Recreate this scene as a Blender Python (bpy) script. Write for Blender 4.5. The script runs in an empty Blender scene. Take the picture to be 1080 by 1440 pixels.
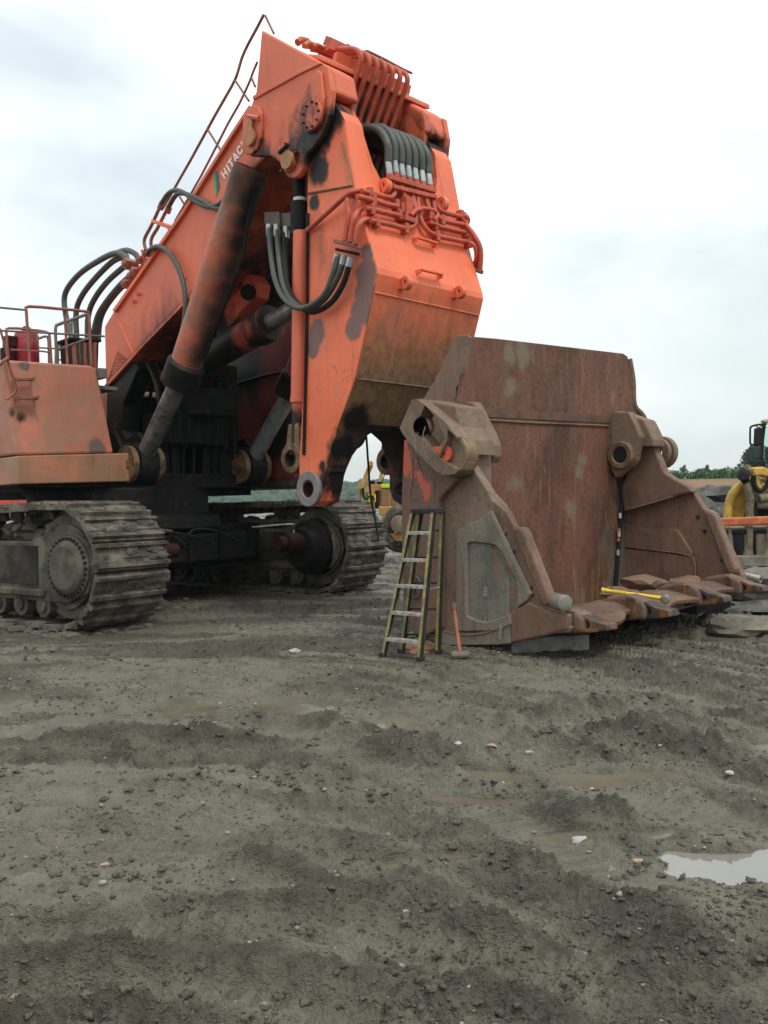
import bpy, bmesh, math, random
import numpy as np
from mathutils import Vector, Matrix, noise as mnoise
random.seed(7); np.random.seed(7)
S = bpy.context.scene
COL = S.collection
# ---------------------------------------------------------------- camera
FP = 1222.0
EYE = np.array([0, 0, 1.75])
_p = -math.atan(12 / 1222); _t = math.radians(0.9)
CF = np.array([0, math.cos(_p), math.sin(_p)]); _u0 = np.array([0, -math.sin(_p), math.cos(_p)]); _r0 = np.array([1., 0, 0])
CR = math.cos(_t) * _r0 - math.sin(_t) * _u0
CU = math.cos(_t) * _u0 + math.sin(_t) * _r0
cam = bpy.data.cameras.new('camera'); camo = bpy.data.objects.new('camera', cam); COL.objects.link(camo)
cam.sensor_fit = 'VERTICAL'; cam.sensor_height = 36; cam.lens = 36 * FP / 1440
cam.clip_start = 0.05; cam.clip_end = 6000
camo.matrix_world = Matrix([[CR[0], CU[0], -CF[0], 0], [CR[1], CU[1], -CF[1], 0], [CR[2], CU[2], -CF[2], 1.75], [0, 0, 0, 1]])
S.camera = camo
# ---------------------------------------------------------------- world, sun, exposure
SUN_DIR = Vector((0.35, -0.62, 1.15)).normalized()          # towards the sun
W = bpy.data.worlds.new('World'); S.world = W; W.use_nodes = True
nt = W.node_tree; nt.nodes.clear()
def wn(t, **k):
    n = nt.nodes.new(t)
    for a, b in k.items(): setattr(n, a, b)
    return n
out = wn('ShaderNodeOutputWorld'); bg1 = wn('ShaderNodeBackground'); bg2 = wn('ShaderNodeBackground'); mx = wn('ShaderNodeMixShader')
sky = wn('ShaderNodeTexSky'); sky.sky_type = 'NISHITA'; sky.sun_disc = False
sky.sun_elevation = math.asin(SUN_DIR.z); sky.sun_rotation = math.atan2(SUN_DIR.x, SUN_DIR.y)
sky.air_density = 1.5; sky.dust_density = 3
nt.links.new(sky.outputs[0], bg1.inputs[0]); bg1.inputs[1].default_value = 0.14
tc = wn('ShaderNodeTexCoord')
mp = wn('ShaderNodeMapping'); mp.inputs['Scale'].default_value = (1.2, 1.2, 2.6); mp.inputs['Location'].default_value = (0.35, 0.1, 0.4)
nt.links.new(tc.outputs['Generated'], mp.inputs[0])
nz = wn('ShaderNodeTexNoise'); nz.inputs['Scale'].default_value = 1.6; nz.inputs['Detail'].default_value = 5; nz.inputs['Roughness'].default_value = .5
nt.links.new(mp.outputs[0], nz.inputs[0])
cr = wn('ShaderNodeValToRGB')                                 # brightness of the cloud sheet
cr.color_ramp.elements[0].position = .36; cr.color_ramp.elements[0].color = (.86, .95, .96, 1)
cr.color_ramp.elements[1].position = .60; cr.color_ramp.elements[1].color = (1.15, 1.19, 1.18, 1)
nt.links.new(nz.outputs[0], cr.inputs[0])
sep = wn('ShaderNodeSeparateXYZ'); nt.links.new(tc.outputs['Generated'], sep.inputs[0])
el = wn('ShaderNodeMapRange'); el.inputs[1].default_value = 0.0; el.inputs[2].default_value = 0.55; el.inputs[3].default_value = .86; el.inputs[4].default_value = 1.2
nt.links.new(sep.outputs[2], el.inputs[0])
ml = wn('ShaderNodeVectorMath', operation='SCALE'); nt.links.new(cr.outputs[0], ml.inputs[0]); nt.links.new(el.outputs[0], ml.inputs['Scale'])
nt.links.new(ml.outputs[0], bg2.inputs[0]); bg2.inputs[1].default_value = 1.0
cv = wn('ShaderNodeTexNoise'); cv.inputs['Scale'].default_value = 2.3; cv.inputs['Detail'].default_value = 4; nt.links.new(mp.outputs[0], cv.inputs[0])
cm = wn('ShaderNodeMapRange'); cm.inputs[1].default_value = .32; cm.inputs[2].default_value = .50; cm.inputs[3].default_value = .60; cm.inputs[4].default_value = .97
nt.links.new(cv.outputs[0], cm.inputs[0]); nt.links.new(cm.outputs[0], mx.inputs[0])
nt.links.new(bg1.outputs[0], mx.inputs[1]); nt.links.new(bg2.outputs[0], mx.inputs[2]); nt.links.new(mx.outputs[0], out.inputs[0])
sl = bpy.data.lights.new('sun', 'SUN'); sl.energy = 1.5; sl.angle = math.radians(12); sl.color = (1, .96, .9)
so = bpy.data.objects.new('sun', sl); COL.objects.link(so); so.rotation_euler = SUN_DIR.to_track_quat('Z', 'Y').to_euler(); so.location = (0, 0, 30)
S.view_settings.view_transform = 'Standard'; S.view_settings.look = 'None'; S.view_settings.exposure = 0.05; S.view_settings.gamma = 1
S.view_settings.use_curve_mapping = False
S.cycles.volume_step_rate = 4; S.cycles.max_bounces = 6; S.cycles.volume_bounces = 0

# ---------------------------------------------------------------- surveying helpers: a sight line cut with a plane of the place
def ray(x, y): return CF * FP + (x - 540) * CR + (720 - y) * CU
def GP(x, y, z=0.0):
    d = ray(x, y); return EYE + d * (z - 1.75) / d[2]
def YP(x, y, Y):
    d = ray(x, y); return EYE + d * (Y / d[1])
class Frame:
    def __init__(s, O, A):
        s.O = np.array([O[0], O[1], 0.]); A = np.array([A[0], A[1], 0.]); s.F = A / np.linalg.norm(A); s.L = np.array([-s.F[1], s.F[0], 0])
    def l(s, x, y, c):
        d = ray(x, y); t = (c - (EYE - s.O) @ s.L) / (d @ s.L); return EYE + d * t
    def a(s, x, y, c):
        d = ray(x, y); t = (c - (EYE - s.O) @ s.F) / (d @ s.F); return EYE + d * t
    def w(s, a, l, z): return s.O + s.F * a + s.L * l + np.array([0, 0, z])
    def c(s, P): Q = np.array(P) - s.O; return Q @ s.F, Q @ s.L, Q[2]
M = Frame((-3.48, 16.2), (.7, -.714))        # upper works, boom and arm
T = Frame((-3.52, 12.12), (.825, -.566))     # crawlers
B = Frame((.69, 10.6), (.67, -.74))          # bucket
UP = np.array([0, 0, 1.])

# ---------------------------------------------------------------- object helpers
WL = {}
def tag(o, label=None, cat=None, group=None, kind=None):
    if label: o['label'] = label
    if cat: o['category'] = cat
    if group: o['group'] = group
    if kind: o['kind'] = kind
    return o
def root(name, loc, label, cat, group=None):
    o = bpy.data.objects.new(name, None); COL.objects.link(o); o.location = loc; o.empty_display_size = .3
    WL[o] = np.array(loc, float); return tag(o, label, cat, group)
def link(name, me, mat, parent, loc):
    o = bpy.data.objects.new(name, me); COL.objects.link(o)
    if mat: 
        me.materials.clear(); me.materials.append(mat)
    WL[o] = np.array(loc, float)
    if parent: o.parent = parent; o.location = WL[o] - WL[parent]
    else: o.location = WL[o]
    return o
def mk(name, vf, mat, parent=None, smooth=False, bevel=0, seg=2, recalc=True, angle=40, label=None):
    v, f = vf
    v = np.array(v, float); c = (v.min(0) + v.max(0)) / 2
    me = bpy.data.meshes.new(name); me.from_pydata([tuple(q) for q in v - c], [], f)
    if recalc:
        bm = bmesh.new(); bm.from_mesh(me); bmesh.ops.remove_doubles(bm, verts=bm.verts, dist=1e-5)
        bmesh.ops.recalc_face_normals(bm, faces=bm.faces); bm.to_mesh(me); bm.free()
    o = link(name, me, mat, parent, c)
    if smooth:
        me.shade_smooth()
        if angle < 180: me.set_sharp_from_angle(angle=math.radians(angle))
    if bevel:
        b = o.modifiers.new('b', 'BEVEL'); b.width = bevel; b.segments = seg; b.limit_method = 'ANGLE'; b.angle_limit = math.radians(35)
    if label: o['label'] = label
    return o
def join(*vfs):
    V = []; F = []
    for v, f in vfs:
        n = len(V); V += [tuple(q) for q in v]; F += [tuple(i + n for i in q) for q in f]
    return V, F
def prism(pts, vec):
    n = len(pts); vec = np.array(vec, float)
    V = [np.array(p, float) for p in pts] + [np.array(p, float) + vec for p in pts]
    F = [tuple(range(n)), tuple(range(2 * n - 1, n - 1, -1))] + [(i, (i + 1) % n, n + (i + 1) % n, n + i) for i in range(n)]
    return V, F
def box(c, ax, ay, az):      # centre and three half-edge vectors
    c = np.array(c, float); V = [c + i * np.array(ax) + j * np.array(ay) + k * np.array(az) for k in (-1, 1) for j in (-1, 1) for i in (-1, 1)]
    return V, [(0, 1, 3, 2), (4, 6, 7, 5), (0, 4, 5, 1), (2, 3, 7, 6), (0, 2, 6, 4), (1, 5, 7, 3)]
def fbox(fr, a0, a1, l0, l1, z0, z1):
    return box(fr.w((a0 + a1) / 2, (l0 + l1) / 2, (z0 + z1) / 2), fr.F * (a1 - a0) / 2, fr.L * (l1 - l0) / 2, UP * (z1 - z0) / 2)
def catmull(P, k):
    P = [np.array(p, float) for p in P]; Q = [2 * P[0] - P[1]] + P + [2 * P[-1] - P[-2]]; R = []
    for i in range(1, len(Q) - 2):
        for j in range(k):
            t = j / k; a, b, c, d = Q[i - 1], Q[i], Q[i + 1], Q[i + 2]
            R.append(.5 * ((2 * b) + (c - a) * t + (2 * a - 5 * b + 4 * c - d) * t * t + (-a + 3 * b - 3 * c + d) * t ** 3))
    R.append(P[-1]); return R
def tube(P, r, n=10, k=4, closed=False):
    P = catmull(P, k) if k > 1 and len(P) > 2 else [np.array(p, float) for p in P]
    V = []; F = []; m = len(P); rr = r if hasattr(r, '__len__') else [r] * m
    if len(rr) != m: rr = np.interp(np.linspace(0, 1, m), np.linspace(0, 1, len(rr)), rr)
    t = P[1] - P[0]; nrm = np.cross(t, UP)
    if np.linalg.norm(nrm) < 1e-4 * np.linalg.norm(t): nrm = np.cross(t, [1, 0, 0])
    nrm /= np.linalg.norm(nrm)
    for i in range(m):
        t = P[min(i + 1, m - 1)] - P[max(i - 1, 0)]
        if closed: t = P[(i + 1) % m] - P[i - 1]
        t = t / (np.linalg.norm(t) + 1e-12)
        nrm = nrm - t * (nrm @ t); nrm /= (np.linalg.norm(nrm) + 1e-12); b = np.cross(t, nrm)
        for j in range(n):
            a = 2 * math.pi * j / n; V.append(P[i] + rr[i] * (math.cos(a) * nrm + math.sin(a) * b))
    for i in range(m if closed else m - 1):
        for j in range(n):
            i2 = (i + 1) % m
            F.append((i * n + j, i * n + (j + 1) % n, i2 * n + (j + 1) % n, i2 * n + j))
    if not closed: F += [tuple(range(n - 1, -1, -1)), tuple((m - 1) * n + j for j in range(n))]
    return V, F
def lathe(p0, ax, prof, n=32):     # prof: (distance along axis, radius); a closed solid if ends at radius 0
    ax = np.array(ax, float); ax /= np.linalg.norm(ax); e = np.cross(ax, UP)
    if np.linalg.norm(e) < 1e-3: e = np.array([1., 0, 0])
    e /= np.linalg.norm(e); b = np.cross(ax, e); V = []; F = []; m = len(prof)
    for d, r in prof:
        for j in range(n):
            a = 2 * math.pi * j / n; V.append(np.array(p0) + ax * d + max(r, 1e-4) * (math.cos(a) * e + math.sin(a) * b))
    for i in range(m - 1):
        for j in range(n): F.append((i * n + j, i * n + (j + 1) % n, (i + 1) * n + (j + 1) % n, (i + 1) * n + j))
    F += [tuple(range(n - 1, -1, -1)), tuple((m - 1) * n + j for j in range(n))]
    return V, F
def cyl(p0, p1, r, n=32):
    d = np.array(p1) - np.array(p0); L = np.linalg.norm(d); return lathe(p0, d, [(0, r), (L, r)], n)
def ring(p0, p1, R, r, n=36):
    p0 = np.array(p0, float); d = np.array(p1) - p0; L = np.linalg.norm(d)
    v, f = lathe(p0, d, [(0, r), (0, R), (L, R), (L, r), (0, r)], n)
    return v, f[:-2]
def poly2(fn, pts, *a): return [fn(x, y, *a) for x, y in pts]
def slab(name, fn, pts, c, vec, mat, parent, bevel=.012, **k): return mk(name, prism([fn(x, y, c) for x, y in pts], vec), mat, parent, bevel=bevel, **k)
def boolean(o, cutters, op='DIFFERENCE'):
    tmp = []
    for vf in cutters:
        c = mk('cut', vf, None); tmp.append(c); m = o.modifiers.new('x', 'BOOLEAN'); m.object = c; m.operation = op; m.solver = 'EXACT'
    bv = [m for m in o.modifiers if m.type == 'BEVEL']; keep = [(m.width, m.segments) for m in bv]
    for m in bv: o.modifiers.remove(m)
    bpy.context.view_layer.update(); dg = bpy.context.evaluated_depsgraph_get()
    me = bpy.data.meshes.new_from_object(o.evaluated_get(dg)); o.modifiers.clear(); mt = o.data.materials[:]; o.data = me
    me.materials.clear(); [me.materials.append(q) for q in mt]
    for p in me.polygons: p.material_index = 0
    for w_, s_ in keep:
        b = o.modifiers.new('b', 'BEVEL'); b.width = w_; b.segments = s_; b.limit_method = 'ANGLE'; b.angle_limit = math.radians(35)
    for c in tmp: WL.pop(c, None); bpy.data.objects.remove(c)
    return o
def xcopy(o, parent, loc, name=None):
    c = o.copy(); COL.objects.link(c); WL[c] = np.array(loc, float); c.parent = parent; c.location = WL[c] - (WL[parent] if parent else 0); return c
def blob(c, r, sub=2, amp=.35, sc=1.0, sq=(1, 1, 1), seed=0):
    bm = bmesh.new(); bmesh.ops.create_icosphere(bm, subdivisions=sub, radius=1); V = []
    for v in bm.verts:
        q = v.co.copy(); d = 1 + amp * mnoise.noise(q * sc + Vector((seed * 3.1, seed * 1.7, seed))) + amp * .5 * mnoise.noise(q * sc * 2.6 + Vector((seed, 5, 1)))
        V.append((c[0] + q.x * d * r * sq[0], c[1] + q.y * d * r * sq[1], c[2] + q.z * d * r * sq[2]))
    F = [tuple(v.index for v in f.verts) for f in bm.faces]; bm.free(); return V, F

# ---------------------------------------------------------------- materials
class NT:
    def __init__(s, name):
        s.m = bpy.data.materials.new(name); s.m.use_nodes = True; s.t = s.m.node_tree; s.b = s.t.nodes['Principled BSDF']; s.pos = s.n('ShaderNodeNewGeometry').outputs['Position']
    def n(s, t, **k):
        x = s.t.nodes.new(t)
        for a, b in k.items(): setattr(x, a, b)
        return x
    def lk(s, a, b): s.t.links.new(a, b)
    def val(s, sock, v):
        if hasattr(v, 'is_linked'): s.lk(v, sock)
        else: sock.default_value = v
    def math(s, op, a, b=0.0, c=0.0, clamp=False):
        x = s.n('ShaderNodeMath', operation=op); x.use_clamp = clamp; s.val(x.inputs[0], a); s.val(x.inputs[1], b); s.val(x.inputs[2], c); return x.outputs[0]
    def scaled(s, sc, src=None):
        x = s.n('ShaderNodeVectorMath', operation='MULTIPLY'); s.lk(src or s.pos, x.inputs[0]); x.inputs[1].default_value = sc; return x.outputs[0]
    def noise(s, scale, detail=4, rough=.55, vec=None, dist=0):
        x = s.n('ShaderNodeTexNoise'); x.inputs['Scale'].default_value = scale; x.inputs['Detail'].default_value = detail; x.inputs['Roughness'].default_value = rough; x.inputs['Distortion'].default_value = dist
        s.lk(vec or s.pos, x.inputs['Vector']); return x.outputs[0]
    def ramp(s, v, a, b, lo=0., hi=1., smooth=True):
        x = s.n('ShaderNodeMapRange'); x.interpolation_type = 'SMOOTHSTEP' if smooth else 'LINEAR'
        s.val(x.inputs[0], v); x.inputs[1].default_value = a; x.inputs[2].default_value = b; x.inputs[3].default_value = lo; x.inputs[4].default_value = hi; return x.outputs[0]
    def mix(s, f, a, b):
        x = s.n('ShaderNodeMix', data_type='RGBA'); s.val(x.inputs[0], f)
        for i, v in ((6, a), (7, b)):
            if hasattr(v, 'is_linked'): s.lk(v, x.inputs[i])
            else: x.inputs[i].default_value = (*v, 1)
        return x.outputs[2]
    def dist(s, p):
        x = s.n('ShaderNodeVectorMath', operation='DISTANCE'); s.lk(s.pos, x.inputs[0]); x.inputs[1].default_value = tuple(p); return x.outputs[1]
    def spots(s, pts, soft=.35, wob=.35, sc=3.):      # stains of their own shape round real points of the thing
        nz = s.noise(sc, 7, .68, s.scaled((1.3, 1.3, .6))); acc = None
        for p, r in pts:
            d = s.math('ADD', s.dist(p), s.math('MULTIPLY', s.math('SUBTRACT', nz, .5), 9 * wob * min(r, .5)))
            k = s.ramp(d, r * (1 - soft), r * (1 + soft), 1, 0)
            acc = k if acc is None else s.math('MAXIMUM', acc, k)
        return acc
    def fin(s, col, rough=.5, metal=0., bump=None, bstr=.2, bdist=.02, spec=.5):
        s.val(s.b.inputs['Base Color'], col if hasattr(col, 'is_linked') else (*col, 1)); s.val(s.b.inputs['Roughness'], rough); s.val(s.b.inputs['Metallic'], metal)
        s.b.inputs['Specular IOR Level'].default_value = spec
        if bump is not None:
            x = s.n('ShaderNodeBump'); x.inputs['Strength'].default_value = bstr; x.inputs['Distance'].default_value = bdist; s.lk(bump, x.inputs['Height']); s.lk(x.outputs[0], s.b.inputs['Normal'])
        return s.m
GREASE = (.009, .008, .0075); MUD = (.155, .125, .088); DARK = (.03, .028, .026)
def plain(name, col, rough=.5, metal=0, var=.25, sc=6, dirt=.0, dcol=MUD, spec=.5, bs=.15):
    t = NT(name); n1 = t.noise(sc, 5); c = t.mix(t.ramp(n1, .3, .7), tuple(q * (1 - var) for q in col), tuple(q * (1 + var * .6) for q in col))
    if dirt: c = t.mix(t.ramp(t.noise(sc * .7, 6, .65), .62 - dirt * .4, .75 - dirt * .25), c, dcol)
    return t.fin(c, t.ramp(n1, .2, .8, rough * .85, min(1, rough * 1.2)), metal, t.noise(sc * 8, 4), bs, .01, min(spec, .12 if max(col) < .04 else .5))
def paint(name, col, grease=(), gsoft=.4, grey=(), dirt=.3, dirtz=None, chips=.25, rough=.5, streak=.4, dcol=MUD, fade=.12, gwob=.30, inner=None):
    """worn paint: fading, vertical grime runs, chips, dirt, and stains with a place of their own"""
    t = NT(name)
    big = t.noise(.9, 4, .6); fine = t.noise(9, 5, .6)
    c = t.mix(t.ramp(big, .3, .7), tuple(q * (1 - fade) for q in col), tuple(min(1, q * (1 + fade * .5) + .02) for q in col))
    run = t.noise(1.6, 5, .6, t.scaled((4, 4, .35)))
    c = t.mix(t.ramp(run, .5, .85, 0, streak), c, tuple(q * .35 + .02 for q in col))
    dn = t.noise(2.3, 6, .68)
    c = t.mix(t.ramp(dn, .62 - dirt * .35, .82 - dirt * .2, 0, .75), c, dcol)
    if dirtz:
        z0, z1, amt = dirtz                 # dried mud and bare worn steel over the part that digs
        sx = t.n('ShaderNodeSeparateXYZ'); t.lk(t.pos, sx.inputs[0])
        zz = t.math('ADD', sx.outputs[2], t.math('MULTIPLY', t.math('SUBTRACT', t.noise(2.0, 6, .7, t.scaled((3, 3, .8))), .5), 1.8))
        c = t.mix(t.ramp(zz, z0, z1, amt, 0), c, t.mix(t.ramp(fine, .4, .6), (.13, .10, .055), (.20, .15, .085)))
        c = t.mix(t.ramp(t.noise(3.1, 7, .7, t.scaled((1, 1, .7))), .6, .68, 0, .9), c, t.mix(t.ramp(zz, z0, z1, 1, 0), c, DARK))
    c = t.mix(t.ramp(t.noise(4.5, 7, .75, t.scaled((2.2, 2.2, .3))), .58, .68, 0, streak * .9), c, (.10, .055, .035)); c = t.mix(t.ramp(t.noise(2.0, 6, .7, t.scaled((1, 1, .6))), .54, .66, 0, .30), c, tuple(min(1, q * .55 + .13) for q in col)); c = t.mix(t.ramp(t.noise(14, 6, .7), .74 - chips * .12, .78 - chips * .12, 0, .8), c, (.06, .04, .03))
    if grey: c = t.mix(t.math('MULTIPLY', t.spots(grey, .18, .18, 2.2), .85), c, (.10, .10, .105))
    r = t.ramp(fine, .3, .7, rough * .8, rough * 1.25)
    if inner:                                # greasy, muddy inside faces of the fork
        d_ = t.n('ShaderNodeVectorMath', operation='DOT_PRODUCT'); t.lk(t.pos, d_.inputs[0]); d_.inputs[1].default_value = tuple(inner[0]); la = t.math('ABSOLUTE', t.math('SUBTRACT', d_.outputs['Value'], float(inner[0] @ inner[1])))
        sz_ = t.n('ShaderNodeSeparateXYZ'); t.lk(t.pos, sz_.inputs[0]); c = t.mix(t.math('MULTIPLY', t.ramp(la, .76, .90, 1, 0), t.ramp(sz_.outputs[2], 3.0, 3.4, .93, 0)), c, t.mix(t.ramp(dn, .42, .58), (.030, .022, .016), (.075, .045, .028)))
    if grease:
        g = t.spots(grease, gsoft, gwob, 2.6); c = t.mix(g, c, GREASE); r = t.mix(g, (rough,) * 3, (.55,) * 3)
        x = t.n('ShaderNodeSeparateColor'); t.lk(r, x.inputs[0]); r = x.outputs[0]
    return t.fin(c, r, 0, t.math('ADD', t.noise(5, 3), t.math('MULTIPLY', t.noise(60, 4), .3)), .12, .012, .4)
ORG = (.80, .162, .066)
P = lambda x, y, l=-1.09: M.l(x, y, l)
LVX = M.F
m_org = paint('orange_paint', ORG, dirt=.06, chips=.1)
m_boom = paint('orange_paint_boom', (.70, .140, .062), dirt=.05, chips=.12, streak=.3, grease=[(P(346, 255), .38), (P(375, 250), .42), (P(400, 262), .3), (P(440, 205), .16), (P(455, 190), .14), (P(147, 560, -.95), .30), (P(215, 505, -.95), .28), (M.w(4.9, -.98, 6.7), .5), (M.w(5.0, .95, 6.9), .42), (M.w(4.0, 0, 5.9), 1.2), (M.w(2.8, 0, 5.4), .9), (M.w(4.8, 0, 6.9), .8), (M.w(4.7, .4, 7.2), .4), (M.w(4.7, -.4, 7.2), .4), (M.w(2.2, .3, 4.9), 1.0), (M.w(.6, .2, 4.2), 1.4)])
m_arm = paint('orange_paint_arm', inner=(M.L, M.O), col= (.83, .168, .068), dirt=.04, chips=.18, dirtz=(2.6, 4.75, .0), grease=[(P(436, 205), .34), (P(452, 180), .32), (P(445, 240), .20), (P(470, 150), .28), (M.w(5.3, .95, 7.2), .35), (P(440, 285), .12), (P(478, 650), .36), (P(470, 680), .35), (P(495, 625), .22), (P(452, 655), .10), (M.w(4.9, .8, 2.0), .5), (M.w(5.0, .72, 2.5), .5), (M.w(5.3, .72, 3.0), .4), (M.w(4.8, 0, 2.9), .8), (M.w(4.95, -.85, 2.1), .26), (M.w(5.12, -.85, 2.5), .24), (M.w(5.3, -.8, 2.85), .2), (M.w(4.8, 0, 6.5), .45), (M.w(4.4, 0, 5.5), 1.0), (M.w(4.3, 0, 4.2), .9), (P(430, 640, .9), .8)], grey=[(P(446, 468), .19), (P(440, 490), .13), (P(514, 385), .20), (P(512, 410), .20), (P(508, 436), .2), (P(496, 462), .16), (P(516, 355), .12)])
m_armf = paint('orange_paint_arm_front', (.83, .168, .068), dirt=.02, chips=.16, dirtz=(3.35, 4.95, .93), streak=.25, grease=[(M.w(4.95, -.88, 2.1), .32), (M.w(5.12, -.85, 2.5), .30), (M.w(5.3, -.78, 2.85), .24), (M.w(4.95, .88, 2.1), .32), (M.w(5.12, .85, 2.5), .3)])
m_cylp = paint('orange_paint_cylinder', (.52, .115, .055), dirt=.75, chips=.3, gsoft=.55, gwob=.09, grease=[(P(352, 250, -1.0), .55)] + [(M.w(M.c(P(x, y, -1.165))[0], -1.0, M.c(P(x, y, -1.165))[2]) + LVX * 0, r + .08) for x, y, r in ((352, 280, .30), (344, 310, .27), (336, 345, .25), (328, 380, .25), (318, 415, .25), (308, 450, .26), (298, 480, .28), (290, 505, .32))] + [ (M.w(2.3, 1.1, 5.3), .9), (M.w(3.2, 1.1, 6.4), .9)])
m_house = paint('faded_orange_paint', (.56, .185, .12), dirt=.75, chips=.2, fade=.22, streak=.35, dcol=(.30, .20, .13), grey=[(M.a(37, 513, .1), .12), (M.a(140, 632, .1), .18)], grease=[(M.a(18, 580, .1), .10), (M.a(32, 586, .1), .11), (M.a(50, 588, .1), .06), (M.a(150, 647, .1), .05)])
m_ledge = paint('grimy_orange_paint', (.46, .17, .095), dirt=.85, chips=.3, fade=.3, streak=.6, dcol=(.23, .165, .09), grease=[(M.a(150, 647, .1), .05)])
m_orgshade = paint('shaded_orange_paint', (.16, .018, .012), dirt=.2, chips=.3, dcol=(.04, .03, .025), grease=[(M.w(0.3, 1.6, 3.1), .45), (M.w(-1, 1.6, 4.6), .9)])  # orange paint with its shade put into a dark red colour
m_blk = plain('black_grease', (.016, .015, .015), .45, var=.5, dirt=.12, dcol=(.06, .045, .03))
m_frame = plain('oily_black_steel', (.013, .012, .011), .6, var=.5, dirt=.12, dcol=(.05, .04, .03), bs=.4)
m_hose = plain('rubber_hose', (.062, .068, .056), .5, var=.25, dirt=.1)
m_hosed = plain('dark_hose', (.02, .021, .02), .45)
m_fit = plain('hose_fitting_steel', (.42, .44, .44), .35, .7)
m_rod = plain('cylinder_rod_steel', (.25, .24, .23), .3, .6, var=.4, dirt=.25, dcol=(.07, .06, .05))
m_chrome = plain('chrome_rod', (.36, .38, .40), .3, .5, dirt=.0, dcol=(.05, .05, .05))
m_pin = plain('pin_brass_paint', (.42, .17, .055), .45, var=.3, dirt=.1)
m_eye = plain('worn_eye_steel', (.20, .12, .06), .5, .3, var=.5, dirt=.3, dcol=(.03, .025, .02))
m_hub = plain('machined_grey_steel', (.24, .22, .215), .5, .3, var=.2, dirt=.05)
m_hole = plain('dark_bush', (.05, .008, .014), .4)
m_trk = plain('muddy_track_steel', (.070, .062, .050), .75, 0, var=.5, sc=5, dirt=.45, dcol=(.17, .148, .115), bs=.5, spec=.35)
m_trk2 = plain('muddy_frame', (.085, .075, .060), .8, 0, var=.5, sc=3, dirt=.35, dcol=(.16, .14, .10), bs=.5, spec=.3)
m_trkd = plain('dark_recess_steel', (.022, .022, .025), .6, sc=3)
m_railp = plain('red_brown_rail', (.27, .10, .07), .6, var=.3, dirt=.1)
m_railg = plain('grey_rail', (.15, .135, .125), .6, var=.3)
m_mot = plain('red_motor_paint', (.035, .010, .011), .5, dirt=.3, dcol=DARK)
m_tank = plain('crimson_tank', (.28, .016, .03), .4, var=.3, dirt=.25, dcol=(.14, .10, .08))
m_wht = plain('white_lettering', (.78, .77, .74), .5, var=.08)
m_grn = plain('green_logo', (.03, .36, .08), .5, var=.1)
m_teal = plain('teal_logo', (.015, .10, .13), .5, var=.1)
m_rusp = plain('red_pipe', (.50, .085, .04), .5, var=.25, dirt=.1)
def rust(name, a, b, wear, spots=(), scl=1.0, pale=.25):
    t = NT(name); n1 = t.noise(1.1 * scl, 5, .65, t.scaled((1, 1, .6))); n2 = t.noise(2.2 * scl, 6, .7, t.scaled((2.5, 2.5, .35))); n3 = t.noise(16, 6, .7)
    c = t.mix(t.ramp(n1, .35, .65), a, b); c = t.mix(t.ramp(n2, .45, .75, 0, .8), c, wear)
    c = t.mix(t.ramp(n3, .52, .72, 0, .6), c, tuple(q * .4 for q in a)); c = t.mix(t.ramp(t.noise(.8 * scl, 6, .7, t.scaled((1.3, 1.3, .9))), .5, .62, 0, .6), c, tuple(q * .5 for q in a))
    c = t.mix(t.ramp(t.noise(3.5 * scl, 6, .75, t.scaled((3, 3, .25))), .56, .66, 0, .7), c, (.24, .115, .045)); c = t.mix(t.ramp(t.noise(5 * scl, 5, .7, t.scaled((2.4, 2.4, .12))), .6, .72, 0, .5), c, (.045, .032, .026))
    c = t.mix(t.ramp(t.noise(1.7, 5, .6, t.scaled((1.5, 1.5, .5))), .60, .68, 0, pale), c, (.22, .18, .12))
    for col, pts, so in spots: c = t.mix(t.spots(pts, so, .6, 3.2), c, col)
    return t.fin(c, t.ramp(n3, .3, .7, .55, .85), 0, t.math('ADD', n3, t.noise(70, 4)), .25, .01, .35)
Bl = lambda x, y, u=0: B.l(x, y, u)
m_rin = rust('rust_inner_plate', (.105, .046, .031), (.165, .068, .042), (.13, .085, .060), [((.165, .13, .09), [(B.a(720, 545, 0), .10), (B.a(717, 500, 0), .12), (B.a(818, 645, 0), .10), (B.a(812, 665, 0), .08), (B.a(800, 715, 0), .1), (B.a(725, 680, 0), .12), (B.a(735, 492, 0), .18)], .7), ((.10, .085, .055), [(B.a(875, 780, 0), .45), (B.a(870, 830, 0), .3)], .6)], pale=.55)
m_rout = rust('taupe_rusted_steel', (.165, .112, .078), (.225, .162, .118), (.18, .10, .06), pale=.35)
m_rbrn = rust('brown_rusted_steel', (.165, .095, .066), (.20, .125, .088), (.15, .07, .045), pale=.2)
m_rlit = rust('pale_worn_steel', (.205, .168, .130), (.25, .207, .165), (.15, .12, .095), pale=.2)
m_rflank = rust('pinkish_flank_steel', (.19, .122, .092), (.235, .158, .122), (.18, .095, .06), pale=.2)
m_rgry = rust('grey_panel_steel', (.19, .175, .15), (.225, .20, .17), (.10, .10, .09), pale=.1)
m_rorg = rust('flaking_orange_on_rust', (.15, .085, .065), (.17, .10, .08), (.19, .09, .07), [((.50, .11, .065), [(Bl(574, 635), .12), (Bl(578, 655), .13), (Bl(590, 668), .10), (Bl(600, 670), .10), (Bl(606, 682), .10), (Bl(604, 698), .07)], .25)], pale=.2)
m_lip = rust('cast_lip_steel', (.115, .07, .05), (.18, .115, .082), (.17, .08, .04), scl=2, pale=.3)
m_adp = plain('adapter_steel', (.040, .033, .029), .5, .1, var=.6, sc=7, dirt=.42, dcol=(.22, .095, .035), bs=.5)
m_weld = plain('bright_weld_bead', (.42, .39, .35), .5, .3, var=.2)
m_capo = plain('orange_pin_cap', (.62, .10, .045), .5, var=.1)
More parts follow.
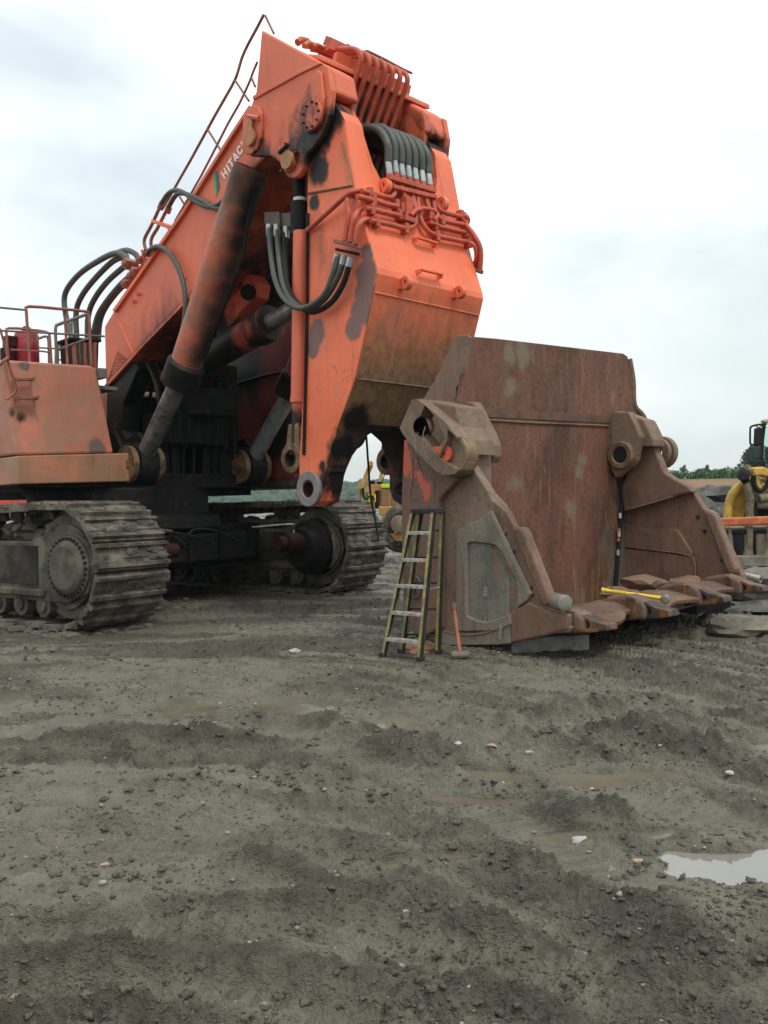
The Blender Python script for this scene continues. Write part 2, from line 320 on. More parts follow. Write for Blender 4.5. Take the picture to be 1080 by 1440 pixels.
m_hubr = plain('worn_bronze_rim', (.20, .125, .065), .5, .2, var=.35, dirt=.2)

# ---------------------------------------------------------------- numpy noise for the terrain
_pm = np.random.RandomState(3).permutation(512).astype(np.int64); _pm = np.concatenate([_pm, _pm, _pm]); _ga = np.random.RandomState(5).rand(512) * 2 * math.pi
_gx = np.cos(_ga); _gy = np.sin(_ga)
def perlin(x, y):
    xi = np.floor(x).astype(np.int64); yi = np.floor(y).astype(np.int64); xf = x - xi; yf = y - yi; xi &= 511; yi &= 511
    u = xf ** 3 * (xf * (xf * 6 - 15) + 10); v = yf ** 3 * (yf * (yf * 6 - 15) + 10)
    def g(a, b, p, q): h = _pm[(_pm[a & 511] + b) & 511]; return _gx[h] * p + _gy[h] * q
    return ((1 - v) * ((1 - u) * g(xi, yi, xf, yf) + u * g(xi + 1, yi, xf - 1, yf)) + v * ((1 - u) * g(xi, yi + 1, xf, yf - 1) + u * g(xi + 1, yi + 1, xf - 1, yf - 1))) * 1.5
def fbm(x, y, o=4, g=.5):
    r = 0; a = 1; s = 0
    for i in range(o): r = r + a * perlin(x * 2 ** i + 17.3 * i, y * 2 ** i - 9.1 * i); s += a; a *= g
    return r / s
def sst(x, a, b): t = np.clip((x - a) / (b - a), 0, 1); return t * t * (3 - 2 * t)
# puddles: pixel in the photograph -> place on the ground; half sizes in metres, turn, kind
PUD = [(1082, 1214, .50, .25, .05, 'c'), (992, 1107, .14, .07, 0, 'c'), (1085, 1050, .22, .16, 0, 'c'), (880, 1166, .45, .09, .02, 'b'), (625, 1198, .30, .08, .1, 'b'), (850, 1088, .55, .16, .1, 'b'),
       (700, 1085, .30, .14, -.6, 'b'), (650, 1118, .55, .11, -.15, 'b'), (262, 990, .34, .34, 0, 'b'), (418, 990, .42, .36, -.2, 'b'), (560, 1008, .30, .26, 0, 'b'), (1010, 895, .75, .5, 0, 'b')]
RUT = [([(0, 1290), (120, 1296), (200, 1312), (300, 1306)], .05, .05), ([(560, 1425), (660, 1408), (740, 1385), (830, 1372), (960, 1374)], .045, .05), ([(400, 1085), (560, 1130), (700, 1205), (830, 1262), (1000, 1330)], .06, .09),
       ([(640, 1040), (740, 1095), (800, 1150), (900, 1185)], .05, .07), ([(0, 1035), (200, 1040), (420, 1030), (620, 1070), (800, 1075)], .05, .10), ([(60, 1190), (240, 1175), (420, 1225), (620, 1250)], .045, .07),
       ([(200, 1300), (420, 1312), (700, 1340), (900, 1400)], .05, .06), ([(900, 1045), (960, 1060), (1060, 1075)], .09, .2), ([(120, 1000), (300, 1015), (520, 1045)], .03, .05), ([(0, 1110), (180, 1105), (330, 1095)], .03, .06), ([(40, 1420), (260, 1405), (420, 1425)], .03, .05), ([(700, 1290), (840, 1310), (1080, 1350)], .05, .07)]
TYRE = [([(-60, 1062), (300, 1050), (560, 1085), (760, 1180), (1000, 1300), (1150, 1390)], .20, 1), ([(-60, 1195), (250, 1180), (520, 1225), (800, 1320), (1120, 1440)], .17, 1), ([(-60, 1335), (300, 1312), (620, 1345), (950, 1440)], .15, 1), ([(240, 955), (500, 1005), (700, 1055), (900, 1125), (1120, 1180)], .24, 1), ([(1150, 985), (900, 1005), (700, 1030), (430, 1050)], .22, 0), ([(-60, 985), (160, 1010), (420, 1030)], .25, 0), ([(-60, 1410), (250, 1392), (520, 1440)], .12, 1)]
TYREW = [([GP(x, y)[:2] for x, y in p], w, k) for p, w, k in TYRE]
RUTW = [([GP(x, y)[:2] for x, y in p], h, w) for p, h, w in RUT]
PUDW = [(GP(x, y)[:2], a, b, r, k) for x, y, a, b, r, k in PUD]
LVL = -.035
def hgt(x, y, full=False):
    x = np.asarray(x, float); y = np.asarray(y, float); sh = x.shape; x = x.ravel(); y = y.ravel()
    d = np.hypot(x, y)
    wx = x + .35 * fbm(x * .8 + 5, y * .8, 3); wy = y + .25 * fbm(x * .7, y * .7 + 9, 3)
    h = .045 * fbm(x * .33, y * .33 + 3, 3)
    # churned ribs left by tracks, long across the view
    r1 = 1 - np.abs(fbm(wx * .55 + 2, wy * 2.3, 3)) * 3.2; h += .030 * np.clip(r1, -1, 1) * .7
    ca, sa = math.cos(-.45), math.sin(-.45); xr = wx * ca - wy * sa; yr = wx * sa + wy * ca
    v_ = y + .10 * fbm(x * .9 + 3, y * .9, 3) + .75 * np.log1p(np.exp(np.clip(2 * x, -20, 20))); e1 = 1 - np.abs(perlin(wx * .28 + 3, v_ * 3.6)) * 3.0; e2 = 1 - np.abs(perlin(wx * .5 + 8, v_ * 8.5 + 2)) * 2.8; e3 = 1 - np.abs(perlin(wx * .9 + 4, v_ * 19 + 2)) * 2.6; me_ = sst(fbm(x * .4 + 2, y * .5 + 7, 2), -.4, -.05); brk = .55 + .9 * np.abs(perlin(x * 7, y * 9)); h += (.030 * np.clip(e1, -1, 1) + (.024 * np.clip(e2, -1, 1) + .015 * np.clip(e3, -1, 1)) * brk) * me_
    r2 = 1 - np.abs(fbm(xr * .6 + 22, yr * 3.1 + 4, 3)) * 3.5; m2 = .4 * sst(fbm(x * .35 + 11, y * .35, 2), -.15, .25); h += .028 * np.clip(r2, -1, 1) * m2
    v0 = y + .75 * np.log1p(np.exp(np.clip(2 * x, -20, 20))); sm = sst(fbm(x * .3 + 31, v0 * 1.5 + 8, 3), -.02, .18)                     # 1 = smeared smooth silt
    for (cx, cy, ra, rb) in ((-2.1, 8.9, 1.7, .9), (-1.5, 4.2, .9, .35), (.9, 5.4, .8, .3)):
        q = ((x - cx) / ra) ** 2 + ((y - cy) / rb) ** 2; sm = np.maximum(sm, sst(q + .5 * fbm(x * 1.5, y * 1.5, 2), 1.2, .5))
    rough = 1 - .86 * sm
    q_ = (x + 1.15) * .97 + (y - 2.95) * .2; lug = np.cos(q_ * 62 + 2 * perlin(x * 2, y * 2)) * np.exp(-((y - 2.98 - .06 * (x + 1)) / .05) ** 2) * sst(-x, -.3, .2); h += .012 * lug
    near = np.clip(1.5 - d / 40, .0, 1)
    ch = 0; a = .030; f = 3.6
    for i in range(5):
        n = perlin(wx * f * .8 + 13 * i, wy * f + 7 * i); ch = ch + a * (np.abs(n) * 1.8 - .4 if i in (1, 2, 3) else n); a *= .74; f *= 2.03
    cl = sst(perlin(x * 5.2 + 3, y * 6.5), .12, .36) * sst(fbm(x * .9 + 7, y * 1.1, 2), -.1, .25)
    h += (ch + .045 * cl * (.6 + .8 * np.abs(perlin(x * 21, y * 21)))) * rough * (.6 + .4 * near) + .004 * fbm(x * 6, y * 6, 3)
    churn_shade = .85 * sst(fbm(wx * .35 + 41, v_ * 3.4 + 5, 4) + .12 * perlin(x * 6, y * 8), .0, .16) * (.5 + .5 * sst(e2, -.4, .6)) + .6 * sst(d, 8.3, 10.2) + .5 * cl * rough  # churned mud tone, darkened on ridges to stand in for relief shading
    for P_, hh, ww in RUTW:
        best = np.full(x.shape, 9.)
        for A_, B_ in zip(P_[:-1], P_[1:]):
            ex, ey = B_ - A_; t = np.clip(((x - A_[0]) * ex + (y - A_[1]) * ey) / (ex * ex + ey * ey), 0, 1)
            s_ = np.sign((x - A_[0]) * ey - (y - A_[1]) * ex); dd = np.hypot(x - A_[0] - t * ex, y - A_[1] - t * ey); best = np.where(dd < np.abs(best), dd * s_, best)
        b = best + .05 * perlin(x * 3.1, y * 3.1) + .02 * perlin(x * 11, y * 11)
        churn_shade = churn_shade + .9 * np.exp(-(b / (ww * 1.5)) ** 2)
        h += 1.0 * hh * np.exp(-(b / ww) ** 2) * (.8 + .7 * np.abs(perlin(x * 9 + 4, y * 9)) + .35 * perlin(x * 2.2, y * 2.2)) - hh * .55 * np.exp(-((b - ww * 1.9) / ww) ** 2)
    for P_, ww, kk in TYREW:                                 # wheel tracks: pressed bed, squeezed-up shoulders, lug prints
        P_ = [p for p in catmull([np.array([q[0], q[1], 0]) for q in P_], 5)]; best = np.full(x.shape, 9.); al = np.zeros(x.shape); s0 = 0
        for A_, B_ in zip(P_[:-1], P_[1:]):
            ex, ey = (B_ - A_)[:2]; L_ = math.hypot(ex, ey); t = np.clip(((x - A_[0]) * ex + (y - A_[1]) * ey) / (L_ * L_), 0, 1)
            dd = np.hypot(x - A_[0] - t * ex, y - A_[1] - t * ey); sg = np.sign((x - A_[0]) * ey - (y - A_[1]) * ex); m_ = dd < np.abs(best); best = np.where(m_, dd * sg, best); al = np.where(m_, s0 + t * L_, al); s0 += L_
        b = best + .05 * fbm(x * 2.1, y * 2.1, 3); ab = np.abs(b); wear = sst(fbm(x * .8 + 3 * ww, y * .9, 2), -.45, .05); bed = np.exp(-(b / ww) ** 4)
        h = h * (1 - .55 * bed * wear) + wear * (-.055 * bed + .046 * np.exp(-((ab - ww * 1.25) / .055) ** 2) * (.75 + .7 * np.abs(perlin(x * 8, y * 8 + ww * 40))) + kk * .020 * bed * sst(np.sin(al * 58 + np.sign(b) * ab * 14), -.1, .6) * sst(perlin(x * 1.7, y * 1.7), -.3, .2)); sm = np.maximum(sm, .9 * bed * wear); churn_shade = churn_shade * (1 - .85 * bed * wear) + 1.0 * wear * np.exp(-((ab - ww * 1.3) / .09) ** 2) * (.4 + 1.2 * np.abs(perlin(x * 5, y * 5 + ww * 40)))  # beds paler, shoulders darker: weak rut shading put into the mud colour
    for (c, a_, b_, r_, k) in PUDW:
        dx = x - c[0]; dy = y - c[1]; u = (dx * math.cos(r_) + dy * math.sin(r_)) / a_; v = (-dx * math.sin(r_) + dy * math.cos(r_)) / b_
        q = np.sqrt(u * u + v * v) + .6 * fbm(x * 2.6, y * 3.4, 3) + .05 * perlin(x * 12, y * 12)
        near_ = sst(q, 1.9, 1.25)
        sm = np.maximum(sm, .7 * sst(q, 2.2, 1.2)); h = h * (1 - near_) + near_ * (LVL + .006 + .014 * np.log1p(np.exp(np.clip((h - LVL) / .03, -20, 20))))                # keep the rim above the water
        k_ = sst(q, 1.15, .8); h = h * (1 - k_) + k_ * (LVL - .035 + .3 * np.clip(h, -.05, .06) + .01 * perlin(x * 7, y * 7))
    # firm ground under machines, ladder, bucket
    for (cx, cy, ra) in ((.35, 9.95, 1.0), (1.9, 10.0, .8), (-3.9, 12.3, 1.6), (-1.0, 17.0, 1.8)):
        q = np.hypot(x - cx, y - cy) / ra; k_ = sst(q, 1.1, .5) * .85; h = h * (1 - k_) + k_ * (.0 + .2 * ch * rough)
    h = np.where(d > 35, h * np.clip(1 - (d - 35) / 60, 0, 1), h)
    if full: return h.reshape(sh), sm.reshape(sh), np.clip(churn_shade * (1 - .85 * sm), 0, 1).reshape(sh)
    return h.reshape(sh)
def H1(x, y): return float(hgt(np.array([x]), np.array([y]))[0])

# ---------------------------------------------------------------- ground
NA = 830; ang = np.concatenate([np.linspace(-math.pi, -.48, 40, endpoint=False), np.linspace(-.48, .48, NA), np.linspace(.48, math.pi, 40)[1:]])
rad = np.concatenate([[.05, .5, 1.0, 1.5, 2.0], np.linspace(2.45 ** -.6, 34 ** -.6, 720) ** (-1 / .6), np.geomspace(36, 1500, 60)])
A_, R_ = np.meshgrid(ang, rad); X_ = R_ * np.sin(A_); Y_ = R_ * np.cos(A_); Z_, SM_, CH_ = hgt(X_, Y_, True)
na = len(ang); nr = len(rad); co = np.stack([X_.ravel(), Y_.ravel(), Z_.ravel()], 1)
ii = (np.arange(nr - 1)[:, None] * na + np.arange(na - 1)[None]).ravel(); fa = np.stack([ii, ii + 1, ii + 1 + na, ii + na], 1)
me = bpy.data.meshes.new('ground'); me.vertices.add(len(co)); me.vertices.foreach_set('co', co.ravel()); me.loops.add(fa.size); me.loops.foreach_set('vertex_index', fa.ravel().astype(np.int32))
me.polygons.add(len(fa)); me.polygons.foreach_set('loop_start', np.arange(0, fa.size, 4, dtype=np.int32)); me.update(); me.validate(); me.shade_smooth(); _at = me.attributes.new('silt', 'FLOAT', 'POINT'); _at.data.foreach_set('value', SM_.ravel().astype(np.float32)); _at = me.attributes.new('churn_shade', 'FLOAT', 'POINT'); _at.data.foreach_set('value', CH_.ravel().astype(np.float32))
t = NT('wet_mud'); silt = t.n('ShaderNodeAttribute', attribute_name='silt').outputs['Fac']; chn = t.n('ShaderNodeAttribute', attribute_name='churn_shade').outputs['Fac']; n1 = t.noise(.7, 5, .6); n2 = t.noise(5, 6, .7); n3 = t.noise(38, 5, .7); n4 = t.noise(1.6, 4, .6, t.scaled((.5, 1.4, 1)))
sx = t.n('ShaderNodeSeparateXYZ'); t.lk(t.pos, sx.inputs[0])
c = t.mix(t.ramp(n1, .35, .65), (.120, .110, .082), (.158, .145, .110)); c = t.mix(t.ramp(n4, .5, .72, 0, .75), c, (.190, .168, .130))
c = t.mix(t.ramp(n2, .52, .74, 0, .6), c, (.060, .054, .042)); c = t.mix(t.ramp(n3, .6, .75, 0, .5), c, (.042, .037, .029)); c = t.mix(t.ramp(t.noise(90, 3, .6), .72, .78, 0, .6), c, (.25, .24, .21))
c = t.mix(t.math('MULTIPLY', silt, t.ramp(n2, .3, .6, .95, .35)), t.mix(.12, c, (.055, .05, .038)), (.215, .196, .150)); c = t.mix(t.math('MULTIPLY', chn, t.ramp(n2, .35, .6, .35, .85)), c, (.066, .058, .042)); c = t.mix(t.ramp(sx.outputs[2], -.075, -.035, .85, 0), c, (.150, .122, .082))
m_mud = t.fin(c, t.math('SUBTRACT', t.ramp(n2, .35, .65, .6, .9), t.math('MULTIPLY', silt, .34)), 0, t.math('ADD', t.math('MULTIPLY', n3, .6), t.math('ADD', t.math('ADD', t.math('MULTIPLY', n2, 2.2), t.math('MULTIPLY', t.noise(14, 4, .6), 1.6)), t.math('MULTIPLY', t.noise(140, 3), .25))), .8, .05, .35)
g = link('ground', me, m_mud, None, (0, 0, 0)); tag(g, 'wet churned grey mud of the quarry yard', kind='structure')
t = NT('clear_puddle_water'); m_wc = t.fin((.21, .20, .175), .03, 0, t.noise(5, 2), .04, .01, 1.0)
t = NT('silty_puddle_water'); m_wb = t.fin(t.mix(t.ramp(t.noise(3, 4), .35, .65), (.118, .098, .068), (.15, .128, .094)), .2, 0, t.noise(14, 4), .15, .01, .35)
for pi_, (c_, a_, b_, r_, k) in enumerate(PUDW):
    n = 40; V = [(c_[0], c_[1], LVL)]; F = []
    for j in range(n):
        q = 2 * math.pi * j / n; u = 1.55 * a_ * math.cos(q); v = 1.55 * b_ * math.sin(q); V.append((c_[0] + u * math.cos(r_) - v * math.sin(r_), c_[1] + u * math.sin(r_) + v * math.cos(r_), LVL)); F.append((0, j + 1, (j + 1) % n + 1))
    o = mk('puddle', ([(p_[0], p_[1], p_[2] - (.0022 * pi_ if k == 'b' else 0)) for p_ in V], F), m_wc if k == 'c' else m_wb, recalc=False); tag(o, 'shallow puddle lying in the mud', kind='structure')

# ================================================================ the mining shovel
EX = root('mining_shovel', M.w(-1.4, 0, 0), 'huge orange mining shovel on muddy crawler tracks, its bucket taken off the arm', 'mining shovel')
FV, LV = M.F, M.L
# ---- crawlers
RW, ZC = .86, .93                                   # wheel radius, axle height
Ls = 5.9                                            # between the axles
def tpath(s):
    per = 2 * Ls + 2 * math.pi * RW; s %= per; sag = lambda q: -.05 * math.sin(math.pi * q / Ls)
    if s < Ls: return (-RW - Ls + s, ZC + RW + sag(s), 0.0)
    s -= Ls
    if s < math.pi * RW: q = s / RW; return (-RW + RW * math.sin(q), ZC + RW * math.cos(q), q)
    s -= math.pi * RW
    if s < Ls: return (-RW - s, ZC - RW, math.pi)
    q = (s - Ls) / RW; return (-RW - Ls - RW * math.sin(q), ZC - RW * math.cos(q), math.pi + q)
PER = 2 * Ls + 2 * math.pi * RW; NS = 42; PITCH = PER / NS; SW = .62
def shoe_mesh(seed):
    rs = random.Random(seed); V, F = [], []
    def bx(x0, x1, y0, y1, z0, z1, tp=0):
        nonlocal V, F
        v = [(x0, y0, z0), (x1, y0, z0), (x1, y1, z0), (x0, y1, z0), (x0 + tp, y0, z1), (x1 - tp, y0, z1), (x1 - tp, y1, z1), (x0 + tp, y1, z1)]
        V, F = join((V, F), (v, [(0, 3, 2, 1), (4, 5, 6, 7), (0, 1, 5, 4), (1, 2, 6, 5), (2, 3, 7, 6), (3, 0, 4, 7)]))
    h = PITCH / 2
    bx(-h + .008, h - .008, -SW, SW, -.07, 0, .006)
    bx(-h + .02, -h + .09, -SW, SW, 0, .05, .014); bx(h - .12, h - .04, -SW, SW, 0, .055, .014); bx(-.03, .03, -SW * .97, SW * .97, 0, .015, .006)
    bx(-.13, .13, -.16, -.08, -.19, -.05, .02); bx(-.13, .13, .08, .16, -.19, -.05, .02)
    for i in range(8):                               # packed mud on the shoe
        cx = rs.uniform(-h * .6, h * .6); cy = rs.uniform(-SW, SW) * .95; V, F = join((V, F), blob((cx, cy, .01), rs.uniform(.04, .10), 1, .5, 1.2, (1, 2.0, .36), seed + i))
    me = bpy.data.meshes.new('track_shoe'); me.from_pydata([tuple(q) for q in V], [], F); me.materials.append(m_trk)
    return me
SHOES = [shoe_mesh(i) for i in range(6)]
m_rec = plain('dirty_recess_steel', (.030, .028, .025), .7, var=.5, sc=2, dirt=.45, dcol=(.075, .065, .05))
def crawler(l0, near):
    c0 = T.w(-RW - Ls / 2, l0, ZC)
    body = mk('crawler_frame', join(fbox(T, -RW - Ls + .1, -RW - .1, l0 - .42, l0 + .42, .50, 1.28), fbox(T, -RW - Ls + .5, -1.35, l0 - .36, l0 + .36, 1.28, 1.46)), m_trk2, EX, bevel=.04)
    for i in range(NS):
        s, z, q = tpath((i + .37) * PITCH); p = T.w(s, l0, z)
        ax = T.F * math.cos(q) - UP * math.sin(q); az = T.F * math.sin(q) + UP * math.cos(q); ay = T.L
        o = bpy.data.objects.new('track_shoe', SHOES[(i * 5 + (0 if near else 2)) % 6]); COL.objects.link(o); o.parent = body
        j = random.uniform(-.012, .012); P0 = p + az * .02 - WL[body]
        o.matrix_local = Matrix([[ax[0], ay[0], az[0], P0[0]], [ax[1], ay[1], az[1], P0[1]], [ax[2], ay[2], az[2], P0[2] + j], [0, 0, 0, 1]])
    s_ = -1 if near else 1
    for e in (-1, 1):                                 # idlers and drive tumblers, outboard covers
        for a in (-RW, -RW - Ls):
            if e == -1 or a == -RW:
                mk('drive_wheel', join(cyl(T.w(a, l0 + e * .10, ZC), T.w(a, l0 + e * .40, ZC), RW - .12, 40), cyl(T.w(a, l0 + e * .4, ZC), T.w(a, l0 + e * .46, ZC), RW - .26, 40)), m_trk2, body, smooth=True)
    # side plates with the recessed dark panel, hub cover ringed with bolts
    for e in (-1, 1):
        lo = l0 + e * .42
        sp = mk('side_plate', prism([T.w(a, lo, z) for a, z in ((-RW - Ls, .45), (-.75, .42), (-.32, .58), (-.16, .93), (-.28, 1.28), (-.62, 1.44), (-1.2, 1.42), (-1.6, 1.28), (-RW - Ls, 1.28))], T.L * e * .10), m_trk2, body, bevel=.02)
        hc = T.w(-.66, lo + e * .10, .93)
        mk('hub_cover', join(lathe(hc, T.L * e, [(0, .44), (.05, .44), (.06, .38), (.10, .36), (.13, .30), (.135, 0)], 44)), m_trk2, body, smooth=True, angle=25)
        bt = [cyl(hc + T.L * e * .05 + .405 * (math.cos(q) * T.F + math.sin(q) * UP), hc + T.L * e * .085 + .405 * (math.cos(q) * T.F + math.sin(q) * UP), .022, 6) for q in np.linspace(0, 2 * math.pi, 32, endpoint=False)]
        tag(mk('hub_bolts', join(*bt), m_trkd if near else m_trk2, body), kind='stuff')
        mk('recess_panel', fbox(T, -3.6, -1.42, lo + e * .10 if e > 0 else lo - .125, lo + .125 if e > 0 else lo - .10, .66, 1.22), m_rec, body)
        mk('frame_rib', fbox(T, -6.3, -1.25, lo + (.1 if e > 0 else -.19), lo + (.19 if e > 0 else -.1), .50, .60), m_trk2, body, bevel=.02)
    for i in range(9):
        a = -1.35 - i * .55
        mk('bottom_roller', join(cyl(T.w(a, l0 - .50, .36), T.w(a, l0 + .50, .36), .17, 20), cyl(T.w(a, l0 - .54, .36), T.w(a, l0 + .54, .36), .09, 14)), m_trk2, body, smooth=True)
    for i in range(3): mk('top_roller', cyl(T.w(-2.0 - i * 1.6, l0 - .3, 1.56), T.w(-2.0 - i * 1.6, l0 + .3, 1.56), .1, 16), m_trk2, body, smooth=True)
    V, F = [], []
    for i in range(70):                                # mud heaped on the frame
        a = random.uniform(-6, -1.0); V, F = join((V, F), blob(T.w(a, l0 + random.choice((-1, 1)) * random.uniform(.25, .42), 1.42 + random.uniform(-.08, .06)), random.uniform(.08, .2), 1, .5, 1.3, (1, 1, .6), i))
    tag(mk('caked_mud', (V, F), m_trk2, body, smooth=True), kind='stuff')
    if near: 
        mk('drive_housing', lathe(T.w(-RW, l0 + .4, ZC), T.L, [(0, .52), (.35, .50), (.40, .40), (.62, .36), (.64, 0)], 36), m_frame, body, smooth=True)
        mk('travel_motor', lathe(T.w(-RW, l0 + 1.0, ZC + .12), T.L, [(0, .17), (.36, .17), (.37, .12), (.55, .12), (.56, 0)], 20), m_mot, body, smooth=True)
    else:
        mk('drive_housing', lathe(T.w(-RW, l0 - .4, ZC), -T.L, [(0, .56), (.32, .52), (.38, .42), (.62, .36), (.64, 0)], 36), m_frame, body, smooth=True)
        mk('travel_motor', lathe(T.w(-RW, l0 - 1.0, ZC + .12), -T.L, [(0, .18), (.40, .18), (.41, .12), (.60, .12), (.61, 0)], 20), m_mot, body, smooth=True)
    e = 1 if near else -1
    for dz in (0, .05):
        pp = T.w(-RW, l0 + e * 1.15, ZC + .3 + dz)
        mk('motor_pipe', tube([pp, pp + UP * .12, pp + UP * .16 + T.L * e * .1 , pp + UP * (.12 + dz) + T.L * e * .7 - T.F * .4], .018, 8), m_fit if dz == 0 else m_hosed, body, smooth=True)
crawler(0, True); crawler(5.62, False)
cb = mk('car_body', join(fbox(T, -5.6, -2.3, .5, 5.1, .62, 1.42), fbox(T, -2.3, -1.9, 1.0, 4.6, .75, 1.25), lathe(T.w(-3.75, 2.81, 1.35), UP, [(0, 1.9), (.25, 1.85), (.26, 1.65), (.74, 1.65)], 48)), m_frame, EX, bevel=.03)
for q in range(5): mk('frame_web', fbox(T, -1.92, -1.86, 1.3 + q * .75, 1.36 + q * .75, .75, 1.3), m_frame, cb)
for q, (a0, a1) in enumerate(((1.5, 2.6), (2.7, 3.9), (1.9, 3.3))):
    mk('grease_line', tube([T.w(-1.85, a0, .9 + .1 * q), T.w(-1.75, a0 + .05, 1.32), T.w(-1.75, (a0 + a1) / 2, 1.36 - .05 * q), T.w(-1.8, a1, 1.1)], .022, 8), m_hosed, cb, smooth=True)
# ---- upper works
dk = mk('deck_frame', join(fbox(M, -6.4, .02, -3.3, 3.3, 2.10, 2.30), fbox(M, -6.4, -.3, -1.45, 1.45, 1.96, 2.12), fbox(M, -6.4, -.12, -1.4, -.25, 2.3, 2.9), fbox(M, -6.4, -.12, .25, 1.4, 2.3, 2.9)), m_frame, EX, bevel=.02)
for i in range(9): mk('frame_rib', fbox(M, -.12, -.05, -.92 + i * .22, -.88 + i * .22, 2.32, 2.95), m_frame, dk)
mk('rib_rail', fbox(M, -.06, .03, -1.0, 1.0, 2.30, 2.36), m_frame, dk); mk('rib_rail', fbox(M, -.06, .03, -1.0, 1.0, 2.92, 2.97), m_frame, dk)
mk('swing_ring', lathe(M.w(-1.45, -.84, 1.70), UP, [(0, 1.55), (.30, 1.55), (.31, 1.7), (.42, 1.7)], 48), m_frame, dk, smooth=True, angle=30)
Ma = lambda x, y, a=.1: M.a(x, y, a)
hb = slab('front_housing', Ma, [(4, 508), (8, 506), (128, 514), (136, 518), (160, 637), (20, 640)], .02, -FV * 3.2, m_house, EX, bevel=.04)
lg = slab('bumper_ledge', Ma, [(25, 641), (183, 637), (186, 677), (25, 681)], .16, -FV * 3.0, m_ledge, EX, bevel=.02)
mk('rear_housing', join(fbox(M, -6.3, -3.25, -3.3, 3.3, 2.3, 4.2)), m_house, EX, bevel=.05)
for x0, y0, x1, y1 in ((21, 534, 46, 533), (25, 560, 51, 560)):
    p, q = Ma(x0, y0, .14), Ma(x1, y1, .14); mk('step_bar', join(box((p + q) / 2, (q - p) / 2, FV * .05, UP * .022), box(p, (q - p) * .04, FV * .09, UP * .03), box(q, (q - p) * .04, FV * .09, UP * .03)), m_railp, hb, bevel=.006)
gb = lambda pts, a, r, mat, name='handrail', par=None, n=8, k=3: mk(name, tube([Ma(x, y, a) for x, y in pts], r, n, k), mat, par or hb, smooth=True)
gb([(0, 462), (5, 480), (9.6, 497), (12, 512), (18, 530), (22, 543), (21, 552), (14, 558), (9, 562)], .16, .02, m_railp, 'grab_bar')
gb([(-8, 524), (0, 512), (12, 503)], .2, .03, m_railp, 'grab_bar')
gb([(42, 512), (39.5, 470), (37, 438), (41, 431), (80, 434), (120, 438), (125, 444), (127, 480), (129, 514)], -.25, .026, m_railp, k=2)
gb([(-40, 429), (0, 432.6), (37, 436)], -.25, .018, m_railg, k=1); gb([(-40, 461), (0, 465), (60, 468), (147, 473)], -.27, .018, m_railg, k=1)
gb([(12, 508), (9, 469), (13, 461.5), (40, 463.5), (65, 466.7), (69.6, 472), (71, 490), (72.6, 512)], -1.2, .024, m_railp, k=2)
gb([(55, 476), (64, 473), (68, 478), (69, 512)], -2.2, .024, m_railg, k=2); gb([(15, 492), (60, 494), (72, 496)], -1.2, .016, m_railp, k=1)
gb([(78.5, 514), (79, 490), (78, 462), (83, 456), (105, 448), (123, 441.5)], -.6, .028, m_railg, k=2); gb([(80, 492), (100, 485), (127, 475)], -.6, .022, m_railg, k=1); gb([(95, 512), (92, 460), (90.5, 436)], -.3, .022, m_railp, k=1)
gb([(82, 512), (82, 488), (86, 482), (96, 480)], -2, .02, m_railg, k=2); gb([(83, 506), (103, 506)], -2, .018, m_railg, k=1); gb([(104, 512), (103, 497), (99, 491), (84, 492)], -2, .02, m_railg, k=2)
gb([(55, 489), (90, 491)], -2.1, .016, m_railg, k=1); gb([(101, 470), (101, 450)], -.6, .02, m_railg, k=1)
# red tank on the deck with its valve cap
tc0 = Ma(38, 512, -1.8); tk = mk('red_tank', lathe(tc0, UP, [(0, .20), (.02, .215), (.50, .215), (.56, .19), (.58, .12), (.60, .08), (.66, .08), (.67, 0)], 24), m_tank, hb, smooth=True)
mk('tank_cap', cyl(tc0 + UP * .60, tc0 + UP * .68, .05, 12), m_frame, tk)
t2 = Ma(12, 512, -1.8); mk('pump_unit', join(cyl(t2 + UP * .05, t2 + UP * .28, .14, 14), box(t2 + UP * .4 + LV * .03, LV * .10, FV * .1, UP * .1)), m_mot, hb, bevel=.02)
mk('walkway_edge', fbox(M, -2.9, -.1, -3.0, -1.5, 3.80, 3.86), m_railg, hb)
# hose tower beside the boom foot
ht = slab('hose_tower', Ma, [(101, 480), (139, 482), (138, 520), (104, 520)], -.7, -FV * .5, m_blk, EX, bevel=.01)
for i in range(5): gb([(104 + i * 7.4, 482), (105 + i * 7, 500), (107 + i * 6.8, 520)], -.62, .045, m_hose if i % 2 else m_railp, 'hose', ht)
slab('tower_plate', Ma, [(97, 474), (143, 477), (143, 481), (97, 478)], -.6, -FV * .6, m_frame, ht)
slab('foot_bracket', Ma, [(138, 517), (151, 518), (151, 532), (140, 532)], .1, -FV * .3, m_railg, EX)
PLn = lambda pts, l: [M.l(x, y, l) for x, y in pts]
for i, pts in enumerate(([(101, 478), (92, 440), (92, 412), (111, 386), (140, 366), (163, 356), (176, 361), (183, 372)], [(108, 478), (107, 441), (113, 420), (130, 396), (158, 368), (178, 360)], [(123, 478), (124, 445), (132, 422), (152, 395), (183, 368)], [(130, 478), (137, 446), (150, 424), (172, 398), (190, 384)], [(138, 478), (141, 450), (150, 430), (168, 407), (186, 392)], [(163, 356), (178, 352), (190, 357), (194, 363)])):
    mk('boom_hose', tube(PLn(pts, -.75 + .12 * i), .058, 12, 5), m_hose, EX, smooth=True)
